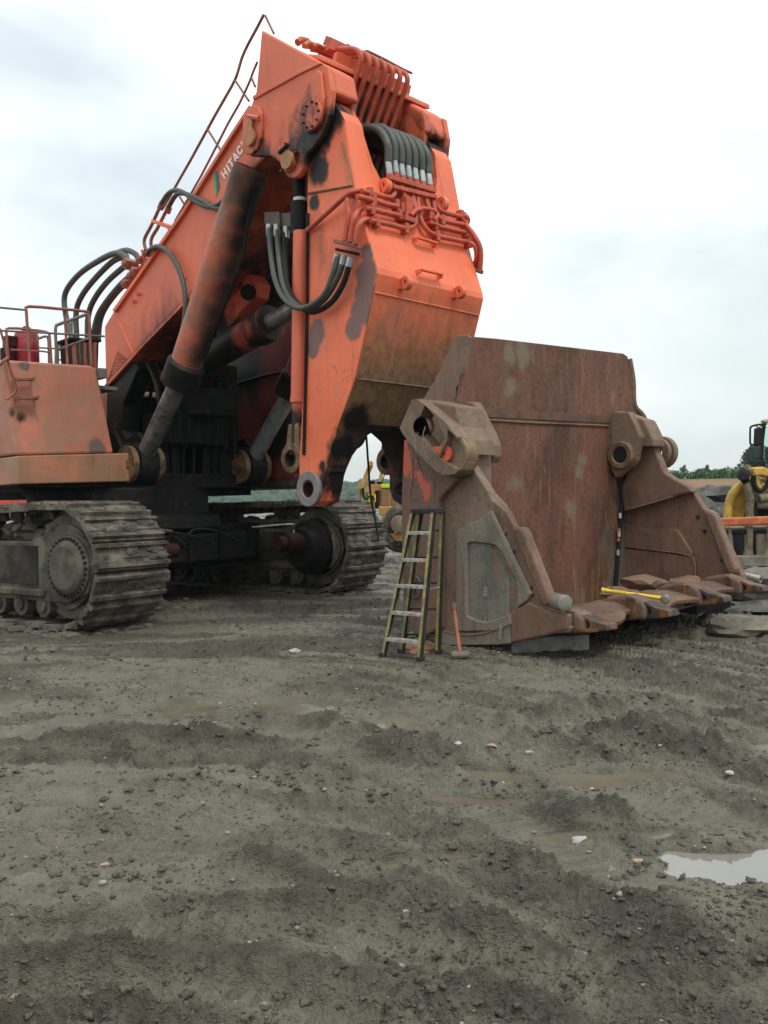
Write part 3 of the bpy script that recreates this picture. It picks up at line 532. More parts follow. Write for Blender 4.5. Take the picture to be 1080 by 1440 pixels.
# ---- boom
NOSEC = M.c(M.l(439.6, 163, -1.25))
pb = [(146, 459), (159, 437), (255, 300), (318, 200), (353, 148), (395, 128), (440, 128), (452, 150), (420, 205), (372, 222), (345, 250), (281, 402), (200, 485), (148, 544)]
bo = slab('boom', M.l, pb, -.92, LV * 1.84, m_boom, EX, bevel=.05)
mk('top_flange', prism([M.l(x, y, -.98) for x, y in ((158, 436), (254, 298.5), (317, 198.5), (350, 148), (352.5, 150), (319, 202), (256.5, 301.5), (160.5, 439))], LV * 1.96), m_boom, bo)
mk('bottom_flange', prism([M.l(x, y, -.98) for x, y in ((148, 546), (201, 487), (282, 404), (340, 300), (337.5, 298), (279.5, 401.5), (199, 483.5), (147, 541.5))], LV * 1.96), m_boom, bo)
mk('weld_rib', tube([M.l(165, 446, -.925), M.l(187, 497, -.925)], .02, 6, 1), m_boom, bo); mk('weld_rib', tube([M.l(236, 345, -.925), M.l(262, 392, -.925)], .018, 6, 1), m_boom, bo)
for x, y in ((193, 413), (186, 423)): mk('stud', cyl(M.l(x, y, -.92), M.l(x, y, -1.0), .03, 10), m_boom, bo)
# foot forks of the boom, black with grease
for l in (-.92, .57):
    mk('boom_foot', prism([M.w(a, l, z) for a, z in ((-1.65, 4.2), (-1.2, 4.75), (-.4, 4.3), (-1.0, 3.7), (-1.1, 3.2), (-.6, 2.8), (-.05, 2.75), (-.05, 2.35), (-1.5, 2.35), (-1.75, 3.0))], LV * .35), m_blk, bo, bevel=.03)
mk('foot_pin', cyl(M.w(-1.3, -1.1, 2.9), M.w(-1.3, 1.1, 2.9), .2, 24), m_blk, bo, smooth=True)
# nose plates: big stepped cheek on each side
cheek = [(367.5, 42), (461, 93), (466, 126), (463, 160), (452, 190), (441, 207), (430, 217), (425, 238), (418, 248), (411, 251), (404, 249), (399, 242), (393, 228), (380, 220), (366, 219), (352, 219), (343, 210), (342, 190), (352, 151), (360, 128)]
for e in (-1, 1):
    cw = [np.array(M.c(M.l(x, y, -1.2))) for x, y in cheek]
    pts = [M.w(a, e * 1.2, min(z, 9 if e < 0 else 8.12)) for a, _, z in cw]
    ck = mk('nose_cheek', prism(pts, LV * (-e) * .10), m_boom, bo, bevel=.025)
    # ear box between cheek and inner wall, rounded front
    ear = [np.array(M.c(M.l(x, y, -1.2))) for x, y in ((400, 60), (461, 93), (467, 128), (455, 135), (440, 110), (395, 110))]
    mk('ear_cap', prism([M.w(a - .01, e * 1.10, z) for a, _, z in ear], LV * (-e) * .42), m_boom, ck, bevel=.06, seg=3)
    mk('ear_wall', prism([M.w(a - .02, e * .76, min(z, 8.35 if e < 0 else 8.0)) for a, _, z in [np.array(M.c(M.l(x, y, -1.2))) for x, y in ((380, 75), (455, 92), (463, 125), (462, 160), (448, 190), (400, 190), (360, 150))]], LV * (-e) * .08), m_boom, ck, bevel=.02)
    dm = [np.array(M.c(M.l(x, y, -1.2))) for x, y in ((449, 99), (455, 103), (459, 140), (455, 172), (446, 186), (436, 189), (411, 161))]
    if e == -1:
        mk('pivot_plate', prism([M.w(a, -1.2, z) for a, _, z in dm], -LV * .05), m_boom, ck, bevel=.02)
        kh = lambda pts, l, th, name, mat, par: mk(name, prism([M.w(*[M.c(M.l(x, y, -1.2))[0], l, M.c(M.l(x, y, -1.2))[2]]) for x, y in pts], -LV * th), mat, par, bevel=.015)
        mk('pivot_cover', cyl(M.l(440.5, 163, -1.25), M.l(440.5, 163, -1.25) - LV * .04, .20, 36), m_boom, ck, bevel=.01)
        for q in np.linspace(0, 2 * math.pi, 9, endpoint=False):
            c0 = M.l(440.5, 163, -1.25) - LV * .04 + .165 * (math.cos(q) * FV + math.sin(q) * UP); mk('bolt', cyl(c0, c0 - LV * .02, .017, 6), m_frame, ck)
        kp = kh([(352, 155), (360, 149), (367, 151), (371, 160), (370, 195), (365, 210), (357, 218), (349, 218), (344, 208), (345, 170)], -1.2, .05, 'pin_lug', m_boom, ck)
        c0 = M.l(354, 194, -1.26); mk('pin_flag', join(cyl(c0, c0 - LV * .05, .125, 28), prism([c0 + FV * a_ + UP * z_ for a_, z_ in ((-.06, .08), (.06, .08), (.07, .26), (-.05, .26))], -LV * .045)), m_pin, kp, bevel=.008)
        mk('keeper_bar', tube([M.l(349, 163, -1.30), M.l(364, 166, -1.30)], .035, 6, 1), m_boom, kp); 
        kp2 = kh([(398, 220), (408, 212), (416, 222), (417, 232), (412, 241), (404, 243), (398, 236), (396, 226)], -1.2, .04, 'pin_lug', m_boom, ck)
        c0 = M.l(406.5, 226, -1.25); mk('pin_flag', join(cyl(c0, c0 - LV * .05, .125, 28), prism([c0 + FV * a_ + UP * z_ for a_, z_ in ((-.12, .04), (.04, .10), (.0, .18), (-.14, .12))], -LV * .045)), m_pin, kp2, bevel=.008)
        mk('keeper_bar', tube([M.l(393, 215, -1.30), M.l(405, 204, -1.30)], .03, 6, 1), m_frame, kp2)
        for x, y in ((398, 215), (403, 202), (418, 215), (398, 241)): c0 = M.l(x, y, -1.2); mk('bolt', cyl(c0, c0 - LV * .05, .022, 6), m_boom, ck)
        # raised edge that crosses the cheek
        mk('cheek_step', prism([M.l(x, y, -1.195) for x, y in ((357, 136), (420, 100), (453, 88.5), (455, 90), (425, 104), (358, 141))], -LV * .03), m_boom, ck, bevel=.01)
    mk('pin_disc', cyl(M.w(NOSEC[0], e * .70, NOSEC[2]), M.w(NOSEC[0], e * .76, NOSEC[2]), .22, 28), m_boom, ck, bevel=.01)
# recessed cross panel and roof of the nose
qa, _, qz = NOSEC
zt = M.c(M.a(500, 88, 4.9))[2]
mk('nose_panel', prism([M.w(4.95, -.74, 8.05), M.w(4.95, .74, 8.05), M.w(4.62, .74, 7.2), M.w(4.62, -.74, 7.2)], -FV * .08), m_boom, bo)
mk('nose_roof', prism([M.w(a, -1.1, z) for a, z in ((3.85, 8.34), (5.0, 7.86), (5.0, 7.78), (3.85, 8.24))], LV * 2.2), m_boom, bo, bevel=.02)
mk('pivot_tube', cyl(M.w(qa, -1.1, qz), M.w(qa, 1.1, qz), .17, 28), m_blk, bo, smooth=True)
for i in range(7):
    l = -.48 + i * .155
    pts = [M.w(3.9, l, 8.62), M.w(4.6, l, 8.30), M.w(4.98, l, 8.16), M.w(5.14, l, 8.02), M.w(5.10, l, 7.85), M.w(4.86, l - .02, 7.45), M.w(4.72, l - .03, 7.15), M.w(4.62, l - .03, 6.95)]
    mk('boom_pipe', tube(pts, .038, 10, 4), m_rusp, bo, smooth=True)
mk('pipe_clamp', fbox(M, 4.74, 4.84, -.62, .62, 7.20, 7.26), m_rusp, bo, bevel=.01)
mk('pipe_clamp', fbox(M, 4.55, 4.65, -.62, .62, 8.24, 8.42), m_rusp, bo, bevel=.01)
nr = lambda pts, a, r=.02, m=m_railp, nm='nose_rail': mk(nm, tube([M.a(x, y, a) for x, y in pts], r, 8, 1), m, bo, smooth=True)
nr([(456, 62), (459, 52), (486.7, 66.7), (507, 76), (531, 89)], 4.5); nr([(488, 63), (506, 74), (516, 71.5), (540, 83), (564, 96), (579, 103)], 4.5); nr([(516, 78), (540, 90), (560, 98)], 4.2)
for x0, y0, x1, y1 in ((486.7, 66.7, 484, 82), (505, 75, 502, 84), (536, 81, 533, 97), (564, 98, 561, 110), (530, 89, 534, 84), (517, 72, 514, 88)): nr([(x0, y0), (x1, y1)], 4.5)
nr([(418, 60), (424, 56), (431, 58), (440, 66), (455, 74), (475, 80)], 4.2, .05, m_rusp, 'boom_pipe'); nr([(428, 64), (434, 60), (450, 66), (475, 78), (500, 88)], 4.3, .035, plain('amber_sleeve', (.62, .24, .06)), 'boom_pipe'); nr([(440, 66), (446, 64), (470, 76), (510, 92)], 4.35, .04, m_rusp, 'boom_pipe')
# boom side: logo, lettering, handrail, pipes
for pts, m in (([(300, 245), (302.5, 242.5), (305.5, 272), (303.7, 276.7)], m_grn), ([(302.5, 242.5), (306, 239.7), (309, 264), (305.5, 272)], m_teal)): mk('logo', prism([M.l(x, y, -.925) for x, y in pts], -LV * .003), m, bo)
bl, tl_, b2 = M.l(316.2, 252.5, -.926), M.l(310.8, 243, -.926), M.l(344.5, 209.5, -.926)
dirv = (b2 - bl); adv = np.linalg.norm(dirv) / 4.45; dirv = dirv / np.linalg.norm(dirv); upv = tl_ - bl
GL = {'H': [[(0, 0), (.2, 0), (.2, .4), (.6, .4), (.6, 0), (.8, 0), (.8, 1), (.6, 1), (.6, .6), (.2, .6), (.2, 1), (0, 1)]], 'I': [[(.1, 0), (.32, 0), (.32, 1), (.1, 1)]], 'T': [[(.3, 0), (.5, 0), (.5, .8), (.8, .8), (.8, 1), (0, 1), (0, .8), (.3, .8)]],
      'A': [[(0, 0), (.2, 0), (.27, .22), (.55, .22), (.62, 0), (.84, 0), (.53, 1), (.31, 1)]], 'C': [[(.8, .32), (.6, .36), (.5, .2), (.32, .2), (.2, .38), (.2, .62), (.32, .8), (.5, .8), (.6, .66), (.8, .7), (.66, .94), (.46, 1), (.3, 1), (.1, .88), (0, .66), (0, .34), (.1, .12), (.3, 0), (.5, 0), (.68, .08)]]}
x_ = 0
for ch in 'HITACHI':
    for pl in GL[ch]:
        vf = prism([bl + dirv * (x_ + px_) * adv + upv * py_ for px_, py_ in pl], -LV * .004)
        o = mk('letter', vf, m_wht, bo)
        if ch == 'A': boolean(o, [prism([bl + dirv * (x_ + px_) * adv + upv * py_ + LV * .02 for px_, py_ in ((.33, .40), (.50, .40), (.42, .72))], -LV * .05)])
    x_ += {'I': .5, 'T': .92, 'A': .96}.get(ch, 1.0)
bt = lambda pts, l, r, m, nm, k=4, n=10: mk(nm, tube(PLn(pts, l), r, n, k), m, bo, smooth=True)
bt([(371, 20.5), (362, 38), (349, 62), (340, 82), (334, 103), (326, 121), (302, 163), (267, 227), (229, 293)], -.85, .022, m_railp, 'boom_rail', 2); bt([(362, 87), (356, 101), (350, 117), (336, 147), (320, 175), (283, 247), (246, 311)], -.85, .018, m_railp, 'boom_rail', 2)
for x0, y0, x1, y1 in ((373, 22, 385, 47), (330, 112, 350, 142), (292, 182, 312, 214), (253, 277, 265, 297), (353, 108, 359, 122)): bt([(x0, y0), (x1, y1)], -.85, .018, m_railp, 'rail_post', 1)
bt([(205, 352), (203, 337), (213, 317), (224, 293)], -.9, .03, m_railp, 'boom_pipe'); bt([(215, 360), (212.5, 338), (222, 320), (233, 298)], -.85, .03, m_railp, 'boom_pipe')
for i, (x, y) in enumerate(((225, 290), (235, 295))): bt([(x, y + 4), (x + 3, y - 4)], -.87, .055, m_railp, 'pipe_coupling', 1)
bt([(227, 286), (237, 272), (248, 267.5), (260, 272), (275, 283), (295, 291), (313, 283), (330, 260), (341, 233)], -1.0, .040, m_hose, 'boom_hose', 5); bt([(237, 291), (247, 275), (258, 272), (280, 280), (303, 293), (320, 291), (340, 275)], -1.0, .040, m_hose, 'boom_hose', 5)
mk('pipe_bracket', prism([M.l(x, y, -.95) for x, y in ((212, 308), (246, 320), (240, 329), (234, 321), (213, 313))], LV * .25), m_org, bo, bevel=.008)
bt([(207, 357), (213, 350), (223, 347), (237, 354), (250, 375), (258, 400), (261, 430), (258, 460), (251, 488)], -1.02, .045, m_hose, 'boom_hose', 5)
for x, y, s in ((183, 372, .12), (192, 383, .10), (200, 366, .09), (207, 357, .07), (180, 400, .10), (186, 390, .09), (215, 352, .06)):
    c0 = M.l(x, y, -.8); mk('hose_fitting', join(box(c0, LV * s, (FV * .5 + UP * .8) * s * .8, (FV * .8 - UP * .5) * s * .7), cyl(c0 - LV * s * 1.3, c0 + LV * s * 1.3, s * .5, 10)), m_railp if s > .08 else m_rusp, bo, bevel=.012)
for x0, y0, x1, y1 in ((195, 365, 214, 350), (188, 385, 212, 362), (200, 352, 205, 372)): bt([(x0, y0), (x1, y1)], -.82, .028, m_rusp, 'boom_pipe', 1)
# underside lug with pin, seen below the boom
mk('underside_lug', prism([M.l(x, y, -.3) for x, y in ((300, 470), (316, 425), (338, 390), (352, 385), (361, 398), (358, 418), (336, 440), (312, 480))], LV * .3), paint('orange_paint_lug', (.66, .10, .045), grease=[(M.l(310, 470, -.3), .5), (M.l(335, 400, -.3), .12)]), bo, bevel=.03); mk('lug_pin', cyl(M.l(349, 411, -.3), M.l(349, 411, -.42), .13, 24), m_frame, bo, bevel=.01)
# ---- cylinders
def rod_cyl(name, pf, pg, pt, R, r, rc, mb, mr, mg, eye=.36):
    d = (pt - pf) / np.linalg.norm(pt - pf); c = mk(name, cyl(pg, pt, R, 36), mb, EX, smooth=True)
    mk('rod', cyl(pf, pg, r, 28), mr, c, smooth=True)
    mk('gland', lathe(pg - d * .28, d, [(0, R * .9), (.03, rc), (.42, rc), (.46, R)], 36), mg, c, smooth=True, angle=30)
    e = mk('rod_eye', ring(pf - LV * .17, pf + LV * .17, eye, .12), mg, c, smooth=True, angle=30)
    for s in (-1, 1): mk('foot_lug', join(ring(pf + LV * s * .20, pf + LV * s * .30, eye * .92, .10), cyl(pf + LV * s * .18, pf + LV * s * .34, .15, 24)), m_eye, c, smooth=True, angle=30)
    for s in (-1, 1): mk('foot_bracket', prism([pf + LV * s * .20 + FV * a + UP * z for a, z in ((-.1, .27), (.24, .12), (.24, -.15), (.05, -.28), (-.9, -.35), (-1.0, .5), (-.45, .62))], LV * s * .09), m_frame, c, bevel=.02)
    return c, d
for s in (-1, 1):
    pf = M.w(.04, s * 1.165, 2.50); pg = M.w(*[(lambda q: (q[0], s * 1.165, q[2]))(M.c(M.l(259, 522, -1.165)))][0]); pt = M.w(3.37, s * 1.1, 6.78)
    c, d = rod_cyl('boom_cylinder', pf, pg, pt, .262, .155, .32, m_cylp, m_rod if s < 0 else m_chrome, m_blk)
    mk('cylinder_pipe', tube([pg + d * .3 - LV * s * .1 + FV * .3, pg + d * 2 - LV * s * .1 + FV * .3, pt - d * .4 + FV * .28], .03, 8, 1), m_blk, c)
def ml3(x, y, l): return M.l(x, y, l)
for l in (-.42, .42):                              # arm cylinders, black with oil, behind the hanging arm
    p0, p1 = ml3(278, 512, l), ml3(418, 432, l); d = (p1 - p0) / np.linalg.norm(p1 - p0)
    c = mk('arm_cylinder', join(cyl(p0, p0 + (p1 - p0) * .72, .25, 28), cyl(p0 + (p1 - p0) * .66, p0 + (p1 - p0) * .76, .29, 28)), paint('oily_orange_paint%s' % ('' if l < 0 else '_far'), (.40, .06, .03), grease=[(p0 + (p1 - p0) * .1, 1.0), (p0 + (p1 - p0) * .70, .42), (p0 + (p1 - p0) * .35, .55)]), EX, smooth=True, angle=30)
    mk('rod', cyl(p0 + (p1 - p0) * .7, p1, .14, 20), m_rod, c, smooth=True); mk('rod_eye', cyl(p0 - LV * .2, p0 + LV * .2, .36, 28), m_blk, c, smooth=True)
# dark pile of brackets, hoses and valve blocks under the boom
vb = mk('valve_block', join(fbox(M, -.9, .1, -.6, .6, 2.9, 3.5), fbox(M, -1.6, -.7, .9, 1.45, 3.0, 4.6), fbox(M, -.6, .6, -.25, .5, 3.4, 3.9), fbox(M, -2.0, -1.3, -.7, 1.4, 2.6, 3.9)), m_frame, EX, bevel=.03)
for i in range(9):
    l = -.8 + .2 * i; mk('pressure_hose', tube([M.w(-1.3, l, 3.9), M.w(-1.2 + .05 * i, l, 4.35), M.w(-.6, l + .05, 4.5 - .03 * i), M.w(-.05, l, 4.0), M.w(.1, l, 3.3 - .05 * i), M.w(-.1, l, 2.8)], .035, 8, 4), m_hosed, vb, smooth=True)
mk('grey_pipe', tube([ml3(176, 553, .2), ml3(205, 555, .2), ml3(232, 560, .2)], .07, 10), m_railg, vb, smooth=True)
slab('engine_cover', M.l, [(160, 516), (244, 512), (246, 550), (160, 552)], 1.5, LV * .8, m_orgshade, EX)
mk('far_housing', prism([M.l(x, y, 1.62) for x, y in ((250, 540), (300, 460), (345, 430), (418, 408), (420, 600), (412, 674), (252, 678))], LV * .25), m_orgshade, EX, bevel=.04)
mk('panel_seam', tube([M.l(314, 545, 1.6), M.l(370, 528, 1.6), M.l(416, 519, 1.6)], .02, 6, 1), m_blk, EX)
# ---- arm
prof = [(5.27, 7.10), (5.42, 6.86), (5.62, 5.91), (5.80, 5.33), (5.99, 4.78), (6.0, 4.70), (5.97, 4.60), (5.55, 3.38), (5.20, 2.80), (4.95, 2.25), (4.87, 1.97), (4.80, 1.80), (4.62, 1.72), (4.45, 1.80), (4.37, 1.97), (4.38, 2.4), (4.50, 3.4), (4.58, 4.33), (4.68, 6.6), (4.78, 7.0), (4.98, 7.22), (5.14, 7.22)]
AW = 1.08
arm = mk('arm', prism([M.w(a, -AW, z) for a, z in prof], LV * 2 * AW), m_arm, EX, bevel=.025)
def cutter(pts, a0, a1): return prism([M.w(a0, l, z) for l, z in pts], FV * (a1 - a0))
arch = [(-.72, 1.2), (-.72, 2.15), (-.66, 2.42), (-.50, 2.70), (-.25, 2.84), (.25, 2.84), (.50, 2.70), (.66, 2.42), (.72, 2.15), (.72, 1.2)]
ucut = [(-.74, 7.6), (-.74, 6.75), (-.66, 6.35), (-.48, 6.02), (-.32, 5.90), (.32, 5.90), (.52, 6.1), (.68, 6.5), (.74, 7.0), (.74, 7.6)]
boolean(arm, [cutter(arch, 4, 6.5), cutter(ucut, 4, 6.5), cyl(M.w(4.61, -1.5, 1.97), M.w(4.61, 1.5, 1.97), .13, 28)])
for s in (-1, 1):
    mk('arm_boss', ring(M.w(4.61, s * 1.06, 1.97), M.w(4.61, s * 1.13, 1.97), .25, .125), m_hub, arm, bevel=.008, smooth=True, angle=30)
    mk('bush', ring(M.w(4.61, s * .73, 1.97), M.w(4.61, s * 1.12, 1.97), .135, .105), m_hole, arm, smooth=True, angle=30)
# painted front plate, one sheet just proud of the box, cut like the box
fp = prof[1:9]
V = []; 
def front_sheet(l0, l1, z0, z1):
    pr = [(5.27, 7.10)] + fp + [(4.95, 2.25)]; zs = [q[1] for q in pr][::-1]; as_ = [q[0] for q in pr][::-1]
    zz = sorted(set([z0, z1] + [z for z in zs if z0 < z < z1])); 
    return [(float(np.interp(z, zs, as_)), z) for z in zz]
def sheet(l0, l1, z0, z1):
    q = front_sheet(l0, l1, z0, z1); v = []; f = []
    for a, z in q: v += [M.w(a + .005, l0, z), M.w(a + .005, l1, z)]
    for i in range(len(q) - 1): f.append((2 * i, 2 * i + 1, 2 * i + 3, 2 * i + 2))
    return v, f
fs = mk('front_plate', join(sheet(-.74, .74, 2.85, 5.89), sheet(-AW + .02, -.74, 2.2, 7.0), sheet(.74, AW - .02, 2.2, 7.0)), m_armf, arm, recalc=False)
so_ = fs.modifiers.new('s', 'SOLIDIFY'); so_.thickness = .012; so_.offset = -1
def fpt(l, z, off=.0):
    pr = [(5.27, 7.10)] + fp + [(4.95, 2.25)]; return M.w(float(np.interp(z, [q[1] for q in pr][::-1], [q[0] for q in pr][::-1])) + off, l, z)
def FS(x, y, off=.08):          # sight line cut with the front plate, lifted off it
    d = ray(x, y); best = None
    for (a0, z0), (a1, z1) in zip(([(5.27, 7.1)] + fp)[:-1], ([(5.27, 7.1)] + fp)[1:]):
        n = np.array([z0 - z1, a1 - a0]); n /= np.linalg.norm(n)
        n = n if n[0] > 0 else -n
        nw = FV * n[0] + UP * n[1]; p0 = M.w(a0, 0, z0) + nw * off; tt = ((p0 - EYE) @ nw) / (d @ nw); Q = EYE + d * tt; z = M.c(Q)[2]
        if min(z0, z1) - .02 <= z - n[1] * off <= max(z0, z1) + .02: return Q
        if best is None or abs(z - (z0 + z1) / 2) < best[0]: best = (abs(z - (z0 + z1) / 2), Q)
    return best[1]
mk('weld_seam', tube([fpt(-1.05, 4.47, .01), fpt(1.05, 4.47, .01)], .012, 6, 1), m_armf, arm); mk('weld_seam', tube([fpt(-1.02, 3.40, .01), fpt(1.02, 3.40, .01)], .014, 6, 1), m_hubr, arm)
mk('weld_seam', tube([M.l(434, 272, -1.085), M.l(496, 261, -1.085), M.l(481, 200, -1.085)], .02, 6, 1), m_hubr, arm); mk('edge_strip', tube([M.l(432.5, 300, -1.10), M.l(432, 430, -1.10), M.l(429, 560, -1.10), M.l(427, 640, -1.10)], .025, 6, 1), m_blk, arm)
for x, y in ((541.5, 262), (622, 287)):
    c0 = FS(x, y, .06); mk('lifting_lug', join(ring(c0 - LV * .05, c0 + LV * .05, .10, .035), box(c0 - FV * .06 - UP * .05, LV * .05, FV * .06, UP * .09)), m_org, arm, bevel=.01)
for x, y in ((571.5, 398), (647, 411)):
    c0 = FS(x, y, .10); mk('lifting_lug', join(ring(c0 - LV * .045, c0 + LV * .045, .09, .032), box(c0 - FV * .09 - UP * .0, LV * .045, FV * .08, UP * .07)), m_org, arm, bevel=.01)
for x0, y0, x1, y1 in ((587, 334, 614, 342), (592, 379, 622, 386)):
    a, b = FS(x0, y0, .10), FS(x1, y1, .10); mk('step_handle', join(box((a + b) / 2, (b - a) / 2, FV * .03, UP * .014), box(a - FV * .06 - UP * .02, LV * .012, FV * .06, UP * .03), box(b - FV * .06 - UP * .02, LV * .012, FV * .06, UP * .03)), m_org, arm, bevel=.004)
# pipework on the front plate
Z8 = lambda x, y: (480 + x / 4.909, 160 + y / 4.909)
def pipe(pts, r=.036, off=.09, nm='arm_pipe', m=m_rusp): return mk(nm, tube([FS(*Z8(x, y), off) for x, y in pts], r, 10, 4), m, arm, smooth=True)
pipe([(350, 430), (358, 500), (368, 545), (340, 578), (280, 567), (200, 548), (140, 532)])
pipe([(390, 642), (300, 622), (200, 592), (110, 570)]); pipe([(400, 705), (320, 685), (230, 665), (165, 652)]); pipe([(400, 430), (430, 560), (455, 640), (450, 700)]); pipe([(450, 440), (500, 600), (515, 700), (500, 770), (440, 790), (340, 765), (240, 745), (200, 735)])
pipe([(500, 450), (530, 620), (545, 720), (590, 800), (660, 842), (780, 868), (885, 890)]); pipe([(550, 470), (585, 600), (620, 690), (660, 770), (740, 795), (850, 820)]); pipe([(600, 490), (630, 600), (650, 680), (690, 730), (760, 750), (840, 765)]); pipe([(640, 580), (650, 630), (690, 672), (760, 695), (825, 710)])
pipe([(480, 700), (520, 665), (580, 655), (645, 672), (665, 700), (640, 735)], .03, .16); pipe([(470, 430), (490, 560), (490, 640)], .03); 
def free(pts, r=.036, m=m_rusp, nm='arm_pipe', k=4): return mk(nm, tube([M.l(x, y, l) for x, y, l in pts], r, 10, k), m, arm, smooth=True)
free([(509, 268.6, -.95), (498, 269, -1.15), (488, 274, -1.22), (466, 294, -1.2), (446, 312, -1.16), (431, 325, -1.12)], .034)
free([(502, 275.5, -.98), (495, 274.5, -1.1), (489, 279, -1.2), (489, 292, -1.22), (490, 305, -1.22), (485, 338, -1.22)]); free([(513, 293, -.98), (505, 295, -1.1), (499, 305, -1.2), (495, 320, -1.22), (492, 340, -1.22)]); free([(521, 309.5, -.98), (513, 309, -1.1), (506, 315, -1.2), (502, 328, -1.22), (500, 343, -1.22)])
for pts in ([(648, 305), (655, 304), (658, 310), (654, 318)], [(652, 327), (664, 334), (672, 345), (674, 365), (672, 382)], [(660, 341), (668, 347), (670, 362), (666, 376)], [(655, 316), (668, 333), (676, 352), (675, 382)]):
    mk('arm_pipe', tube([M.l(x, y, .98 + .05 * i) for i, (x, y) in enumerate(pts)], .036, 10, 4), m_rusp, arm, smooth=True)
mk('hose_clamp', tube([M.l(668, 379, 1.1), M.l(678, 383, 1.1)], .03, 8, 1), m_hubr, arm)
for x, y in ((190, 550), (215, 600), (205, 665), (240, 750), (375, 630), (395, 700), (440, 795), (640, 770), (655, 850), (690, 735), (835, 715), (850, 770), (860, 825), (875, 895), (820, 700), (640, 740), (440, 720), (410, 650)):
    c0 = FS(*Z8(x, y), .07); mk('pipe_clamp', box(c0, LV * .035, UP * .07, FV * .055), m_rusp, arm, bevel=.01)
for x, y, w_, h_ in ((450, 640, .14, .24), (455, 735, .2, .07), (605, 700, .10, .16), (620, 760, .16, .06)):
    c0 = FS(*Z8(x, y), .09); mk('valve_body', box(c0, LV * w_ / 2, UP * h_ / 2, FV * .07), m_rusp, arm, bevel=.012)
# manifold with the fan of hoses that loop out of the boom nose
xm = [335, 378, 425, 470, 517, 565, 612]; ym = [440, 430, 452, 462, 478, 492, 515]
e0, e1 = FS(*Z8(320, 440), .12), FS(*Z8(640, 535), .12); mk('hose_manifold', box((e0 + e1) / 2, (e1 - e0) / 2, FV * .05, UP * .035), m_rusp, arm, bevel=.01)
e0, e1 = FS(*Z8(350, 505), .12), FS(*Z8(650, 578), .12); mk('hose_manifold', box((e0 + e1) / 2, (e1 - e0) / 2, FV * .04, UP * .03), m_rusp, arm, bevel=.01)
for i, (x, y) in enumerate(zip(xm, ym)):
    e = FS(*Z8(x, y), .12); a, l, z = M.c(e)
    mk('hose_socket', cyl(e - UP * .02, e + UP * .04 - FV * .005, .05, 12), m_rusp, arm, smooth=True)
    mk('hose_collar', cyl(e + UP * .04 - FV * .005, e + UP * .26 - FV * .04, .047, 12), m_fit, arm, smooth=True, angle=30)
    c_a = a - .46; R1, R2 = .44, .42
    pts = [M.w(a - .03, l, z + .22)] + [M.w(c_a + R1 * math.cos(q), l - .03 * q, z + .36 + R2 * math.sin(q)) for q in np.linspace(.15, 3.3, 9)] + [M.w(c_a - R1 - .02, l - .1, z - .1)]
    mk('loop_hose', tube(pts, .056, 12, 4), m_hose, arm, smooth=True)
# side hoses in a U
cb_ = mk('hose_block', join(prism([M.l(x, y, -1.02) for x, y in ((371, 298), (392, 297), (393, 319), (376, 319), (371, 314))], LV * .14), prism([M.l(x, y, -.98) for x, y in ((395, 300), (410, 298), (411, 321), (396, 320))], LV * .14)), plain('block_steel', (.10, .075, .055), .5, .2), arm, bevel=.015)
ct = mk('coupling_post', join(cyl(M.l(421, 330, -.9), M.l(421, 285, -.9), .13, 24), cyl(M.l(421, 285, -.9), M.l(421, 250, -.9), .09, 20)), m_blk, arm, smooth=True, angle=30)
mk('white_band', cyl(M.l(422, 283.5, -.9), M.l(422, 279, -.9), .098, 20), m_wht, ct, smooth=True, angle=30)
HS = [[(378, 318, -1.05), (380.6, 354, -1.1), (386.7, 392.6, -1.2), (401, 421.5, -1.28), (425, 433.5, -1.3), (454, 416.7, -1.3), (468.5, 385, -1.28), (475, 357, -1.25)], [(389, 318, -1.05), (391.5, 354, -1.08), (397.5, 397.4, -1.18), (410.7, 424, -1.24), (432, 434, -1.26), (456.5, 420, -1.26), (475.7, 388, -1.26), (484.5, 359, -1.25)], [(402, 321, -1.0), (400, 356.5, -1.05), (403.5, 400, -1.15), (420, 428.7, -1.2), (441, 438.5, -1.22), (466, 425, -1.22), (484, 396, -1.24), (493.5, 362, -1.25)]]
for h in HS: mk('side_hose', tube([M.l(*q) for q in h], .040, 12, 6), m_hose if h is not HS[2] else m_hosed, arm, smooth=True); mk('hose_collar', tube([M.l(h[0][0], h[0][1] - 2, h[0][2]), M.l(h[0][0] + .6, h[0][1] + 14, h[0][2])], .047, 12, 1), m_fit, arm, smooth=True, angle=30); mk('hose_collar', tube([M.l(*h[-1]), M.l(h[-1][0] - 3, h[-1][1] + 13, h[-1][2])], .047, 12, 1), m_fit, arm, smooth=True, angle=30)
a, b = M.l(472, 339, -1.22), M.l(507, 347, -1.15); mk('hose_manifold', box((a + b) / 2, (b - a) / 2, UP * .03, LV * .05), m_railp, arm, bevel=.01)
a, b = M.l(474, 351, -1.22), M.l(503, 357, -1.15); mk('hose_manifold', box((a + b) / 2, (b - a) / 2, UP * .02, LV * .04), m_frame, arm, bevel=.008)
